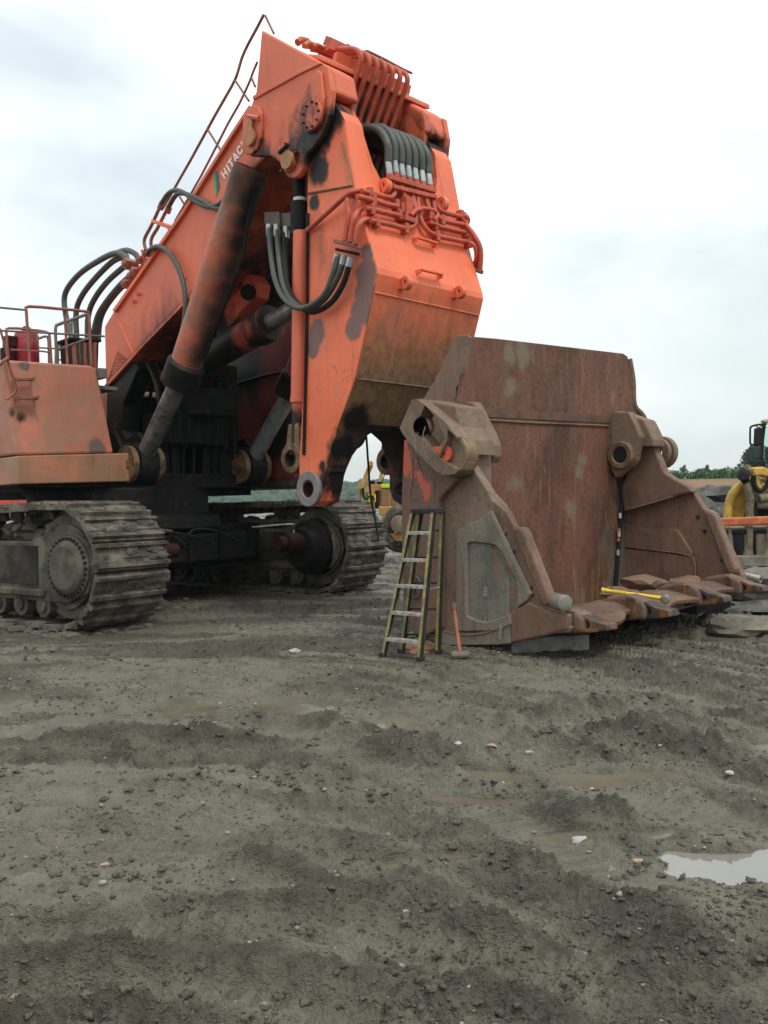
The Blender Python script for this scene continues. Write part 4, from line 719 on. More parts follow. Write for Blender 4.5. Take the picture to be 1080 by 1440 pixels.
# bucket cylinders along the back of the arm, near and far
for s, pf in ((-1, (4.17, 2.42)), (1, (4.17, 2.42))):
    a1, _, z1 = M.c(M.l(418, 560, -1.0)); a2, _, z2 = M.c(M.l(421.5, 325, -1.0)); l = s * .96
    mt = paint('orange_paint_link%s' % ('' if s < 0 else '_far'), (.74, .16, .08), dirt=.15, chips=.35, grease=[(M.w(pf[0], l, 2.75), .35), (M.w(pf[0] + .05, l, 3.0), .12)])
    c = mk('bucket_cylinder', join(cyl(M.w(a1, l, z1), M.w(a2, l, z2), .125, 28), cyl(M.w(a1, l, z1 + .02), M.w(a1, l, z1 - .06), .135, 28), cyl(M.w(pf[0] + .03, l, pf[1] + .15), M.w(a1, l, z1), .105, 24)), mt, EX, smooth=True, angle=30)
    mk('rod_eye', ring(M.w(pf[0], l - .12, pf[1]), M.w(pf[0], l + .12, pf[1]), .22, .115), m_eye, c, bevel=.01, smooth=True, angle=30)
    mk('eye_neck', prism([M.w(pf[0] + a, l - .10, pf[1] + z) for a, z in ((-.17, .05), (.19, .05), (.15, .5), (-.07, .5))], LV * .2), m_eye, c, bevel=.03)
    mk('bush', ring(M.w(pf[0], l - .13, pf[1]), M.w(pf[0], l + .13, pf[1]), .117, .095), m_frame, c, smooth=True, angle=30)
hp = mk('hanging_hose', tube([M.l(x, y, .0) for x, y in ((520, 590), (515, 606), (509, 622), (500, 629), (490, 627), (480, 615))], .03, 10, 4), m_hosed, arm, smooth=True)
mk('hanging_cable', tube([M.l(x, y, .0) for x, y in ((512, 590), (515, 612), (518, 655), (521.7, 700), (529, 737), (532, 760))], .016, 8, 4), m_hosed, arm, smooth=True)
mk('inner_panel', fbox(M, 4.55, 4.60, -.70, .70, 3.25, 5.9), m_orgshade, arm)

# ================================================================ the bucket, standing on its own
BK = root('shovel_bucket', B.w(.8, 2, 0), 'enormous rusty brown shovel bucket standing open on the mud', 'bucket')
BF, BL = B.F, B.L
bw = slab('back_wall', B.a, [(655, 471), (662, 469), (664, 473), (700, 476), (877, 497), (883, 501), (886, 520), (890, 535), (891, 572), (902, 590), (905, 700), (880, 850), (720, 880), (700, 780), (670, 660), (645, 585), (648, 560), (652, 538)], 0, -BF * .09, m_rin, BK, bevel=.015)
slab('lower_wall_plate', B.a, [(676, 589), (740, 593), (856, 598), (859, 600), (860, 640), (866, 680), (862, 800), (850, 845), (700, 868), (660, 700)], .02, -BF * .06, m_rin, bw, bevel=.008)
mk('wall_weld', tube([B.a(x, y, .035) for x, y in ((676, 590), (740, 594), (856, 599), (857, 645))], .014, 6, 1), m_rbrn, bw)
slab('dark_band', B.a, [(672, 573), (700, 575), (790, 580), (858, 585), (858, 595), (760, 590), (676, 586)], .012, -BF * .02, plain('dark_brown_band', (.075, .040, .030), .7, var=.4, dirt=.7, dcol=(.13, .062, .04)), bw, bevel=0)  # stripe of darker brown just above the lower wall plate
for pts in ([(884, 505), (889, 535), (891, 570), (903, 585), (915, 612)],): mk('wall_rim', tube([B.a(x, y, -.03) for x, y in pts], .055, 10, 4), m_rbrn, bw, smooth=True)
fl = slab('back_flank', B.l, [(640.7, 472), (657, 471), (660, 474), (651, 534), (641, 546), (640, 575), (652, 640), (600, 640), (588, 575), (601, 550), (620, 519), (622, 510), (635, 484)], .46, BL * .06, m_rflank, BK, bevel=.012)
mk('flank_weld', tube([B.l(x, y, .455) for x, y in ((591, 561), (615, 563), (640, 571))], .012, 6, 1), m_rbrn, fl)
# --- left side
lp = slab('side_plate', B.l, [(575, 619), (640, 640), (663, 655), (686, 690), (692, 703), (706, 716), (713, 742), (733, 748), (778, 853), (792, 862), (789, 884), (713, 907), (622, 908), (588, 906), (566, 862), (564, 700)], 0, BL * .13, m_rout, BK, bevel=.02)
slab('side_boss', B.l, [(640, 590), (658, 598), (665, 640), (666, 686), (688, 710), (700, 738), (680, 732), (640, 715), (620, 690)], .10, BL * .36, m_rflank, lp, bevel=.06, seg=3)
slab('rear_block', B.l, [(567.5, 617), (592, 632), (617, 660), (643, 668), (641, 676), (632, 686), (621, 697), (617, 706), (618, 740), (618, 884), (590, 898), (568, 862), (564, 700)], -.10, BL * .12, m_rorg, lp, bevel=.025)
slab('rear_gap', B.l, [(642, 672), (634, 688), (625, 700), (622, 715), (618, 740), (616, 712), (620, 697), (632, 684), (640, 672)], -.012, BL * .03, m_trkd, lp, bevel=0)
for pts in ([(579, 645), (581, 670), (576, 700), (581, 720)],): mk('old_weld', tube([B.l(x, y, -.102) for x, y in pts], .012, 6, 3), m_rout, lp)
wp = slab('wear_plate', B.l, [(642, 748), (656, 737), (672, 731), (689, 720), (692, 721), (748, 835), (740, 845), (717, 861), (719, 878), (700, 887), (640, 888)], -.045, BL * .05, m_rlit, lp, bevel=.014, seg=3)
win = [B.l(x, y, -.2) for x, y in ((643.5, 766), (648, 763), (672, 765), (684, 768), (692, 776), (711, 814), (715, 835), (713, 861), (690, 871), (671, 877), (655, 874), (643.5, 868))]
boolean(wp, [prism(win, BL * .4)])
slab('inner_panel', B.l, [(642, 762), (690, 764), (717, 812), (717, 868), (671, 880), (642, 872)], -.008, BL * .01, m_rgry, lp, bevel=0)
for q in range(8): mk('vent_slat', tube([B.l(680, 824 + q * 2.1, -.014), B.l(685, 823.6 + q * 2.1, -.014)], .006, 6, 1), m_weld, lp)
mk('vent_lip', tube([B.l(679, 824, -.015), B.l(682, 822, -.015), B.l(685, 823.5, -.015)], .008, 6, 2), m_rbrn, lp)
V, F = [], []
for q in range(46):
    s_ = q / 45; x, y = 691 + s_ * 54, 720 + s_ * 114; c0 = B.l(x, y, -.05); V, F = join((V, F), box(c0, (BF + UP * .15) * .026, UP * .0055, BL * .008))
tag(mk('bright_weld_beads', (V, F), m_weld, lp), kind='stuff')
V, F = [], []
for q in range(9):
    c0 = B.l(704 + random.uniform(-1, 1), 880 + q * 2.2, -.055); V, F = join((V, F), box(c0, BF * .018, UP * .006, BL * .006))
tag(mk('toe_weld_beads', (V, F), m_weld, lp), kind='stuff')
for y0 in (0,):
    slab('heel_strip', B.l, [(620, 889), (640, 891), (670, 890), (717, 876), (719, 905), (700, 907), (622, 908)], -.03, BL * .04, m_rlit, lp, bevel=.014); mk('heel_weld', tube([B.l(x, y, -.035) for x, y in ((622, 887), (650, 893), (680, 891), (712, 880))], .011, 6, 3), m_rbrn, lp)
slab('edge_plate', B.l, [(716, 862), (742, 846), (752, 850), (780, 862), (799, 864), (798, 886), (760, 896), (718, 905)], -.035, BL * .2, m_rbrn, lp, bevel=.03, seg=3)
gd = slab('edge_guard', B.l, [(724, 741), (733, 742), (737, 750), (774, 846), (770, 852), (762, 851), (722, 752)], -.05, BL * .15, m_rbrn, lp, bevel=.04, seg=3)
slab('guard_seat', B.l, [(694, 705), (712, 720), (724, 744), (769, 853), (756, 848), (716, 770), (690, 720)], -.02, BL * .1, m_rbrn, lp, bevel=.01)
for x, y in ((712, 751), (724, 776), (748, 827)): mk('bolt_hole', cyl(B.l(x, y, -.026), B.l(x, y, -.014), .022, 14), m_trkd, lp)
for x0, y0, x1, y1 in ((706, 738, 712, 752),): pass
mk('grab_rod', tube([B.l(x, y, -.16) for x, y in ((696, 846), (697, 852), (700, 858))], .01, 6, 1), m_rbrn, lp)
# hinge box with its orange pin cap
hbx = slab('hinge_box', B.l, [(579, 562), (562, 602), (566, 610), (590, 640), (611, 661), (622, 668), (632, 668), (640, 666), (647, 660), (650, 650), (649.5, 636), (645, 622), (640, 611), (625, 592), (602, 573), (586, 561)], -.30, BL * .22, m_rout, BK, bevel=.018)
boolean(hbx, [prism([B.l(x, y, -.5) for x, y in ((580.5, 568), (566.5, 601), (590, 631), (599, 641), (609, 617), (598, 588))], BL * .6), prism([B.l(x, y, -.5) for x, y in ((611.5, 619), (601, 643), (612, 652), (623, 659), (634, 660), (642, 651), (641, 637), (634, 624), (624, 613), (612, 602))], BL * .29), cyl(B.l(596, 600, -.3), B.l(596, 600, .05), .13, 24)])
slab('recess_floor', B.l, [(580.5, 570), (569, 601), (590, 629), (599, 639), (607, 617), (598, 590)], -.105, BL * .02, m_frame, hbx, bevel=0); mk('bore_ring', ring(B.l(594, 600, -.16), B.l(594, 600, -.10), .15, .11), m_rbrn, hbx, smooth=True)  # near-black floor plate puts the shade inside the box into colour
c0 = B.l(629, 638, -.22); mk('pin_cap', join(cyl(c0, c0 - BL * .045, .098, 32), prism([c0 + BF * a + UP * z for a, z in ((-.20, .09), (0, .09), (0, -.02), (-.12, -.04), (-.20, .0))], -BL * .04)), m_capo, hbx, bevel=.006)
mk('cap_bolt', cyl(c0 - BL * .045, c0 - BL * .06, .012, 8), m_trkd, hbx)
c1 = B.w(*B.c(B.l(634, 640, -.3))); a_, l_, z_ = B.c(c1)
mk('hub_rim', ring(B.w(a_ - .06, -.22, z_), B.w(a_ - .06, -.02, z_), .25, .18), m_hubr, hbx, bevel=.02, smooth=True, angle=30)
mk('grease_wire', tube([B.l(x, y, l) for x, y, l in ((588, 608, -.30), (583, 620, -.37), (586, 640, -.38), (592, 660, -.2), (597, 675, -.13))], .006, 6, 4), m_railg, hbx); mk('grease_wire', tube([B.l(x, y, l) for x, y, l in ((598, 600, -.28), (595, 612, -.37), (596, 635, -.38), (602, 645, -.38), (605, 650, -.34))], .006, 6, 4), m_railg, hbx)
slab('hinge_gusset', B.l, [(592, 561), (641, 571), (646, 600), (655, 618), (658, 640), (650, 625), (628, 592), (604, 573)], -.10, BL * .5, m_rout, BK, bevel=.02)
ig = slab('inner_lug', B.l, [(638, 566), (665, 565), (668, 570), (678, 590), (688, 610), (694, 626), (694.5, 642), (690, 651), (684, 650), (676, 640), (668, 610), (650, 600)], .50, BL * .16, m_rout, BK, bevel=.02)
mk('lug_rim', ring(B.l(682, 634, .52), B.l(682, 634, .70), .17, .09), m_hubr, ig, bevel=.015, smooth=True, angle=30)
a, b = B.l(650, 597, .2), B.l(672, 597, .48); mk('bolt_bar', box((a + b) / 2 + BF * .03, (b - a) / 2, BF * .04, UP * .03), m_rout, ig, bevel=.01)
for q in (.15, .8): c0 = a + (b - a) * q + BF * .07 + UP * .02; mk('bolt_hole', cyl(c0, c0 + BF * .006, .02, 12), m_trkd, ig)
mk('lug_recess', box((a + b) / 2 - UP * .10 + BF * .0, (b - a) * .45, BF * .04, UP * .05), m_trkd, ig)
# --- right side, seen from inside
RU = 4.1
rp = slab('side_plate', B.l, [(893, 616), (917, 624), (933, 665), (945, 676), (972, 688), (990, 716), (1000, 718), (1043, 808), (1046, 826), (1040, 834), (868, 850), (869, 790), (873, 690), (874, 650)], RU, BL * .14, m_rbrn, BK, bevel=.02)
slab('hinge_boss', B.l, [(896, 618), (917, 625), (926, 645), (934, 664), (946, 672), (968, 684), (974, 692), (946, 698), (880, 718), (876, 714), (872, 686), (884, 660)], RU - .16, BL * .17, m_rbrn, rp, bevel=.05, seg=3)
slab('wear_plate', B.l, [(874, 735), (912, 744), (948, 744), (954, 748), (973, 778), (972, 782), (930, 775), (874, 768)], RU - .07, BL * .07, m_rbrn, rp, bevel=.012)
slab('wear_plate', B.l, [(873, 771), (930, 777), (973, 784), (976, 788), (977, 812), (962, 828), (930, 842), (870, 848)], RU - .06, BL * .06, m_rbrn, rp, bevel=.012)
mk('plate_weld', tube([B.l(x, y, RU - .065) for x, y in ((874, 768), (930, 775), (974, 783), (977, 814))], .009, 6, 2), m_rflank, rp); mk('plate_weld', tube([B.l(x, y, RU - .17) for x, y in ((879, 717), (910, 709), (946, 698))], .015, 6, 2), m_rflank, rp)
slab('edge_guard', B.l, [(988, 719), (996, 718), (1002, 720), (1007, 728), (1035, 800), (1034, 807), (1026, 809), (1019, 800)], RU - .10, BL * .16, m_rbrn, rp, bevel=.04, seg=3)
for x, y in ((981, 727), (991, 747), (1016, 788)): mk('bolt_hole', cyl(B.l(x, y, RU - .02), B.l(x, y, RU - .004), .03, 14), m_trkd, rp)
ll = slab('inner_lug', B.l, [(863, 579), (884, 579), (893, 597), (900, 614), (893, 640), (884, 655), (866, 672), (858, 660), (857, 600)], 3.62, BL * .16, m_rout, rp, bevel=.02)
h0 = B.l(874, 640, 3.60); mk('lug_hub', join(ring(h0 - BL * .06, h0 + BL * .2, .205, .12)), m_hubr, ll, bevel=.015, smooth=True, angle=30); mk('lug_core', lathe(h0 - BL * .03, BL, [(0, .06), (.005, .12), (.1, .12), (.1, 0)], 24), m_trkd, ll, smooth=True, angle=30)
slab('hinge_gusset', B.l, [(866, 577), (905, 590), (912, 604), (918, 618), (918, 628), (902, 628), (896, 610), (885, 590)], 3.75, BL * .34, m_rout, rp, bevel=.025)
a, b = B.l(888, 604, 3.72), B.l(903, 607, 4.0); mk('bolt_bar', box((a + b) / 2 + BF * .03, (b - a) / 2, BF * .04, UP * .03), m_rout, rp, bevel=.01); mk('lug_recess', box((a + b) / 2 - UP * .10, (b - a) * .5, BF * .05, UP * .05), m_trkd, rp)
h1 = B.l(922, 636, 4.35); mk('outer_lug', join(ring(h1, h1 + BL * .10, .22, .1), ring(h1 + BL * .12, h1 + BL * .24, .25, .1)), m_rout, rp, bevel=.015, smooth=True, angle=30)
slab('outer_arm', B.l, [(895, 585), (912, 600), (921, 622), (915, 640), (900, 620)], 4.3, BL * .3, m_rout, rp, bevel=.03)
mk('dark_gap', prism([B.a(x, y, .015) for x, y in ((868, 655), (876, 690), (877, 718), (874, 740), (869, 800), (866, 838), (861, 838), (865, 795), (870, 735), (872, 700), (866, 660))], BF * .02), m_trkd, rp)
mk('paint_marks', join(*[box(B.a(872 - q * .75, 725 + q * 13, .05), BL * .022, BF * .01, UP * (.04 + .02 * (q % 2))) for q in (0, 2, 4)]), plain('chalk_marks', (.5, .5, .46), .7), rp); mk('paint_marks', join(*[box(B.a(870.5 - q * .9, 745 + q * 14, .05), BL * .022, BF * .012, UP * .022) for q in (0, 1)]), plain('orange_spray', (.6, .12, .07), .7), rp)
# --- floor and lip with adapters
def Bz(x, y, z): return B.c(GP(x, y, z))
fl_ = mk('bucket_floor', prism([B.w(a, l, z) for a, l, z in ((-.05, .05, .30), (-.05, 4.15, .24), (1.55, 4.2, .50), (1.75, 2.1, .46), (1.62, .05, .46))], -UP * .14), m_rbrn, BK, bevel=.03)
edge = []
for i in range(41):
    l = -.02 + i * .107; ph = ((l - .15) / 1.02) % 1.0; edge.append((1.82 + .17 * math.sin(math.pi * ph) ** .7 + .05 * math.sin(l * 3), l))
lv, lf = [], []
for i, (a, l) in enumerate(edge): zz = .44 + .035 * l + .02 * math.sin(l * 6); lv += [B.w(1.3, l, zz + .03), B.w(1.62, l, zz + .05), B.w(a, l, zz - .03), B.w(a - .02, l, zz - .09), B.w(1.3, l, zz - .17)]
for i in range(len(edge) - 1):
    for j in range(5): lf.append((i * 5 + j, i * 5 + (j + 1) % 5, (i + 1) * 5 + (j + 1) % 5, (i + 1) * 5 + j))
lf += [(0, 1, 2, 3, 4), tuple(len(lv) - 1 - j for j in range(5))]
lip = mk('lip', (lv, lf), m_lip, BK, smooth=True, bevel=.015, angle=35)
def adapter(x, y, zc, s=1.0, la=None):
    a, l, z = Bz(x, y, zc); a = 1.92; z0 = zc
    if la is not None: l = la
    pr = [(-.62, .05), (-.45, .14), (-.15, .19), (.05, .13), (.12, .08), (.40, .03), (.44, -.01), (.43, -.07), (.12, -.12), (-.12, -.13), (-.5, -.08)]
    o = mk('tooth_adapter', prism([B.w(a + p * s, l - .15 * s, z0 + q * s) for p, q in pr[:5] + [(.12, -.12), (-.12, -.13), (-.5, -.08)]], BL * .30 * s), m_lip, BK, bevel=.05, seg=3)
    nz_ = mk('adapter_nose', prism([B.w(a + p * s, l - .12 * s, z0 + q * s) for p, q in ((-.02, .12), (.10, .11), (.22, .06), (.42, .03), (.44, -.05), (.20, -.10), (-.02, -.11))], BL * .24 * s), m_adp, o, bevel=.012)
    boolean(nz_, [cyl(B.w(a + .13 * s, l - .4, z0 - .005), B.w(a + .13 * s, l + .4, z0 - .005), .042, 14)])
    slab_c = mk('adapter_collar', prism([B.w(a + p * s, l - .165 * s, z0 + q * s) for p, q in ((-.14, .17), (-.03, .15), (-.01, -.12), (-.12, -.14))], BL * .33 * s), m_adp, o, bevel=.015)
    for e in (): mk('adapter_ear', box(B.w(a - .02, l + e * .155 * s, z0 + .0), BF * .09 * s, BL * .02, UP * .06 * s), m_adp, o, bevel=.015)
    return l
for px_, py_, zc, s, la in ((826, 873, .44, .84, .18), (912, 856, .47, .9, 1.38), (985, 845, .52, .92, 2.65), (1034, 830, .56, .85, 3.75)): adapter(px_, py_, zc, s, la)
for i, (a, l) in enumerate(((.9, .9), (1.2, 2.0), (.9, 3.1), (1.5, 1.6), (1.3, 3.5))): mk('mud_lump', blob(B.w(a, l, .50 + .03 * l), .12 + .04 * (i % 3), 2, .5, 1.5, (1.5, 1.1, .5), i), m_rbrn, fl_, smooth=True)
# loose pieces on and round the bucket
pp = YP(795, 848, 9.15); aw = np.array([-.25, 1, 0]) / 1.03
sp_ = mk('steel_pin', lathe(pp, aw, [(0, .07), (.008, .085), (.30, .085), (.308, .07), (.308, 0)], 28), plain('worn_pin_steel', (.26, .25, .21), .5, .4, dirt=.2), smooth=True, angle=30, bevel=0)
tag(sp_, 'short round steel pin lying on the near corner of the bucket lip', 'steel pin')
p0, p1 = YP(846, 829.5, 10.5), YP(932, 841.5, 10.25)
sh = root('sledgehammer', p1, 'sledgehammer with a bright yellow handle lying on the bucket lip', 'sledgehammer')
d = (p1 - p0) / np.linalg.norm(p1 - p0)
mk('handle', tube([p0, p0 + d * .05, p0 + (p1 - p0) * .3, p0 + (p1 - p0) * .6, p1], [.030, .026, .020, .022, .026], 12, 3), plain('yellow_grip', (.72, .50, .03), .4, var=.1), sh, smooth=True)
mk('grip_rings', join(*[lathe(p0 + d * (.12 + .03 * q), d, [(0, .02), (.004, .027), (.012, .027), (.016, .02)], 12) for q in range(6)]), plain('yellow_grip_ring', (.66, .46, .03), .4), sh)
hx = np.cross(d, UP); hx /= np.linalg.norm(hx); mk('head', lathe(p1 - hx * .10 + d * .03, hx, [(0, .045), (.012, .058), (.06, .052), (.10, .056), (.14, .052), (.188, .058), (.20, .045)], 8), plain('hammer_head_steel', (.20, .19, .17), .5, .4, dirt=.2), sh, bevel=.006)
g0 = GP(647, 921, .05); h0_, h1_ = YP(637.8, 849, g0[1] + .26), YP(646, 911, g0[1] + .02)
sh2 = root('sledgehammer', (g0[0], g0[1], 0), 'sledgehammer with a rusty orange handle leaning on the left side of the bucket', 'sledgehammer')
mk('handle', tube([h0_, h0_ * .5 + h1_ * .5, h1_, g0 + UP * .02], [.028, .022, .024, .026], 12, 3), plain('rusty_orange_handle', (.34, .10, .04), .6, var=.3, dirt=.2), sh2, smooth=True); mk('grip', tube([h0_ - UP * .0, h0_ * .85 + h1_ * .15], .033, 10, 1), m_rbrn, sh2)
mk('head', lathe(g0 - np.array([.105, 0, 0]), (1, .05, 0), [(0, .035), (.012, .05), (.07, .044), (.105, .05), (.14, .044), (.198, .05), (.21, .035)], 8), plain('muddy_hammer_head', (.16, .14, .11), .7, dirt=.4), sh2, bevel=.006)
cp = GP(771, 916, .0); cb = mk('concrete_block', box(cp + np.array([.0, .22, .075]), np.array([.46, .05, .01]), np.array([-.03, .24, 0]), UP * .10), plain('damp_concrete', (.27, .265, .25), .85, var=.25, dirt=.35, dcol=(.10, .09, .075), bs=.6), bevel=.02); tag(cb, 'grey concrete block wedged under the near edge of the bucket', 'concrete block')
for i, (x, y, s, lb) in enumerate(((922, 884, .20, 'dark timber block in the shade under the middle of the bucket lip'), (1000, 868, .2, 'dark timber block under the far end of the bucket lip'))):
    q = GP(x, y, 0); o = mk('support_block', box(q + np.array([0, .3, .12]), np.array([.3, .1, 0]), np.array([-.08, .2, 0]), UP * .15), m_frame, bevel=.02); tag(o, lb, 'support block')
q0, q1 = YP(1045, 809.5, 12.6), YP(1070, 815, 12.4); o = mk('steel_tube', ring(q0, q1, .052, .035, 20), plain('galvanised_tube', (.42, .42, .39), .4, .5, dirt=.2), smooth=True, angle=30); tag(o, 'short pale steel tube lying past the right end of the bucket lip', 'steel tube')
mrock = plain('pale_rock', (.19, .165, .13), .85, var=.35, sc=5, dirt=.35, dcol=(.12, .11, .09), bs=.8); mrock2 = plain('grey_rock', (.09, .086, .078), .85, var=.5, sc=4, dirt=.2, dcol=(.2, .19, .17), bs=.8)
mk_t = lambda name, vf, mat, lab, cat, grp=None, **k: tag(mk(name, vf, mat, **k), lab, cat, grp)
def rock(x, y, r, sq, lab, mat=mrock, Yd=None, seed=0, name='rock', cat='rock', grp=None, zc=.3, rot=0):
    c = GP(x, y, 0) if Yd is None else YP(x, y, Yd)
    v, f = blob((0, 0, 0), r, 3, .5, 1.2, sq, seed); ca, sa = math.cos(rot), math.sin(rot); v = [(c[0] + p[0] * ca - p[1] * sa, c[1] + p[0] * sa + p[1] * ca, (c[2] if Yd else 0) + p[2] + r * sq[2] * zc) for p in v]
    return tag(mk(name, (v, f), mat, smooth=True, angle=32), lab, cat, grp)
rock(1056, 886, .42, (1.25, .8, .40), 'pale knobbly rock right of the bucket lip at the edge of the mud', mrock, seed=3, rot=-.2)
rock(1078, 862, .62, (1.3, .9, .25), 'flat dark slab of rock behind the pale rock on the right', mrock2, seed=5)
rock(1076, 838, .5, (1.0, .9, .55), 'upright brown rock beside the right end of the bucket lip', mrock, Yd=13.6, seed=8)
rock(1070, 822, .4, (1.2, .8, .5), 'small pale rock on top of the slab under the steel tube', mrock, Yd=13.4, seed=9)
rock(998, 882, .16, (1.0, .8, .7), 'small pale rock in the shade of the bucket lip', mrock2, seed=11)
V, F = [], []
for i in range(330):
    if i < 120: p = T.w(-.25 - abs(random.gauss(0, .35)), random.uniform(-.75, .75), 0) if i % 2 else T.w(random.uniform(-3.5, -.4), -.72 + random.gauss(0, .07), 0)
    elif i < 210: p = T.w(-.25 - abs(random.gauss(0, .4)), 5.62 + random.uniform(-.75, .75), 0) if i % 2 else T.w(random.uniform(-3.5, -.4), 4.9 + random.gauss(0, .07), 0)
    else: p = B.w(random.uniform(-.7, 1.6), -.12 + random.gauss(0, .06), 0)
    V, F = join((V, F), blob((p[0], p[1], H1(p[0], p[1])), random.uniform(.03, .11) * (1 if i < 210 else .5), 2, .5, 1.4, (1.3, 1, .55), i))
tag(mk('squeezed_mud', (V, F), m_mud, smooth=True), 'lumps of mud squeezed up along the crawlers and the bucket', kind='stuff')
# wet pallets / slabs of mud under the ladder
lf_ = GP(578, 912, 0)
rock(592, 916, .20, (1.2, .8, .45), 'brown rounded stone on the ground between the ladder legs', plain('brown_stone', (.27, .14, .085), .7, var=.3, dirt=.2), seed=12)
rock(575, 905, .07, (1.3, .6, .5), 'small pale orange stone behind the ladder leg', plain('orange_stone', (.45, .24, .10), .7), seed=13, grp=None)
c0 = GP(560, 869, 0); mk_t('blue_rag', blob((c0[0], c0[1], .03), .06, 2, .7, 2, (1, .7, .5), 3), plain('blue_plastic', (.06, .22, .42), .5), 'scrap of blue plastic on the mud behind the ladder', 'plastic scrap', smooth=True)
cc = B.l(583, 826, -.14); V = [cc + .11 * (math.cos(q) * BF * (1 + .05 * math.sin(3 * q)) + 1.25 * math.sin(q) * UP) for q in np.linspace(0, 2 * math.pi, 24, endpoint=False)]
wr = root('coiled_cable', cc, 'coil of thin cable hung on the bucket behind the ladder', 'cable coil'); mk('cable', tube(V, .011, 6, 1, closed=True), m_trkd, wr, smooth=True); mk('cable', tube([q * 1.0 + BF * .012 - BL * .015 + UP * .01 for q in V], .009, 6, 1, closed=True), m_railg, wr, smooth=True); mk('red_lead', tube([cc + BF * a + UP * z - BL * .03 for a, z in ((-.06, .02), (-.02, -.05), (.03, -.06), (.05, .02))], .008, 6, 4), m_mot, wr)
# ================================================================ stepladder
FG = plain('fibreglass_yellow', (.32, .27, .045), .55, var=.4, sc=14, dirt=.7, dcol=(.15, .13, .09)); FGD = plain('dark_channel', (.035, .032, .026), .6); ALU = plain('paint_spattered_aluminium', (.36, .35, .32), .5, .2, var=.4, sc=25, dirt=.25, dcol=(.12, .11, .09)); BLKP = plain('black_ladder_cap', (.035, .037, .036), .5, var=.3)
fl0, fr0 = GP(538.5, 925, 0), GP(591.5, 931, 0); tl0, tr0 = YP(580, 722, 9.98), YP(611, 721, 9.78)
rl0, rr0 = GP(564.5, 919, 0), GP(617, 921, 0); rtl, rtr = YP(590.5, 722, 10.08), YP(624, 720, 9.92)
LD = root('stepladder', (fl0 + fr0) / 2, 'yellow and black stepladder propped against the side of the bucket', 'ladder')
wv = (fr0 - fl0); wv = wv / np.linalg.norm(wv); dv = np.cross(UP, wv)
def rail(p, q, s, nm='front_rail'):
    ax = (q - p) / 2; c = (p + q) / 2
    r_ = mk(nm, box(c, ax, wv * .008, dv * .038), FGD, LD, bevel=.002)
    for e in (-1, 1): mk('flange', box(c + dv * .038 * e + wv * .010 * s, ax, wv * .017, dv * .004), FG, r_)
    return r_
rail(fl0, tl0, 1); rail(fr0, tr0, -1); rail(rl0, rtl, 1, 'rear_rail'); rail(rr0, rtr, -1, 'rear_rail')
for i, (ya) in enumerate((748, 786, 822.5, 860, 897)):
    t_ = (925 - ya) / (925 - 722); t2_ = (931 - (ya + 2)) / (931 - 721)
    a, b = fl0 + (tl0 - fl0) * t_, fr0 + (tr0 - fr0) * t_; c = (a + b) / 2
    st = mk('step', join(box(c + UP * .0, (b - a) / 2, dv * .042, UP * .005), box(c - dv * .042 - UP * .016, (b - a) / 2, dv * .003, UP * .018), box(c + dv * .042 - UP * .016, (b - a) / 2, dv * .003, UP * .018)), ALU, LD, bevel=.003)
    for p, e in ((a, 1), (b, -1)): mk('brace', tube([p + (b - a) / np.linalg.norm(b - a) * e * .07 - UP * .02, p + (b - a) / np.linalg.norm(b - a) * e * .01 - UP * .10], .006, 6, 1), ALU, st)
    a, b = rl0 + (rtl - rl0) * t_, rr0 + (rtr - rr0) * t_; mk('rear_bar', box((a + b) / 2, (b - a) / 2, dv * .012, UP * .010), FGD, LD)
    for p, e in ((a, 1), (b, -1)): mk('brace', tube([p + (b - a) / np.linalg.norm(b - a) * e * .06 , p - UP * .07], .006, 6, 1), FGD, LD)
a, b = YP(577, 719, 10.02), YP(612, 717, 9.84)
cpv = (tl0 + tr0 + rtl + rtr) / 4 + UP * .02; mk('top_cap', box(cpv, (tr0 - tl0) / 2 * 1.12, dv * .10, UP * .030), BLKP, LD, bevel=.01)
mk('spreader', box((fr0 + (tr0 - fr0) * .48 + rr0 + (rtr - rr0) * .48) / 2, (rr0 + (rtr - rr0) * .48 - fr0 - (tr0 - fr0) * .48) / 2, UP * .010, wv * .003), ALU, LD)
for p in (fl0, fr0, rl0, rr0): mk('foot', box(p + UP * .03, wv * .028, dv * .045, UP * .03), FGD, LD, bevel=.005)

# ================================================================ mud clods, pebbles, stones
def scatter(name, pts, rads, mat, bases, label, sq=.6):
    V = []; F = []; n = 0
    for (x, y, z), r in zip(pts, rads):
        bv, bf = bases[random.randrange(len(bases))]; q = random.uniform(0, 6.28); c, s = math.cos(q), math.sin(q)
        R_ = np.array([[c, -s, 0], [s, c, 0], [0, 0, 1]]) * r; V.append(bv @ R_.T * [1, 1, random.uniform(.5, 1.1) * sq / .6] + [x, y, z]); F.append(bf + n); n += len(bv)
    V = np.concatenate(V); F = np.concatenate(F); me = bpy.data.meshes.new(name); me.vertices.add(len(V)); me.vertices.foreach_set('co', V.ravel()); me.loops.add(F.size); me.loops.foreach_set('vertex_index', F.ravel().astype(np.int32))
    me.polygons.add(len(F)); me.polygons.foreach_set('loop_start', np.arange(0, F.size, 3, dtype=np.int32)); me.update(); o = link(name, me, mat, None, (0, 0, 0)); me.shade_smooth(); return tag(o, label, kind='stuff')
def bases(k, sub, amp, sq):
    r = []
    for i in range(k): v, f = blob((0, 0, 0), 1, sub, amp, 1.5, sq, i + 20); r.append((np.array(v), np.array(f)))
    return r
rs = np.random.RandomState(11); N = 17000
r_ = 2.4 * (16 / 2.4) ** rs.rand(N); a_ = rs.uniform(-.62, .62, N); X = r_ * np.sin(a_); Y = r_ * np.cos(a_)
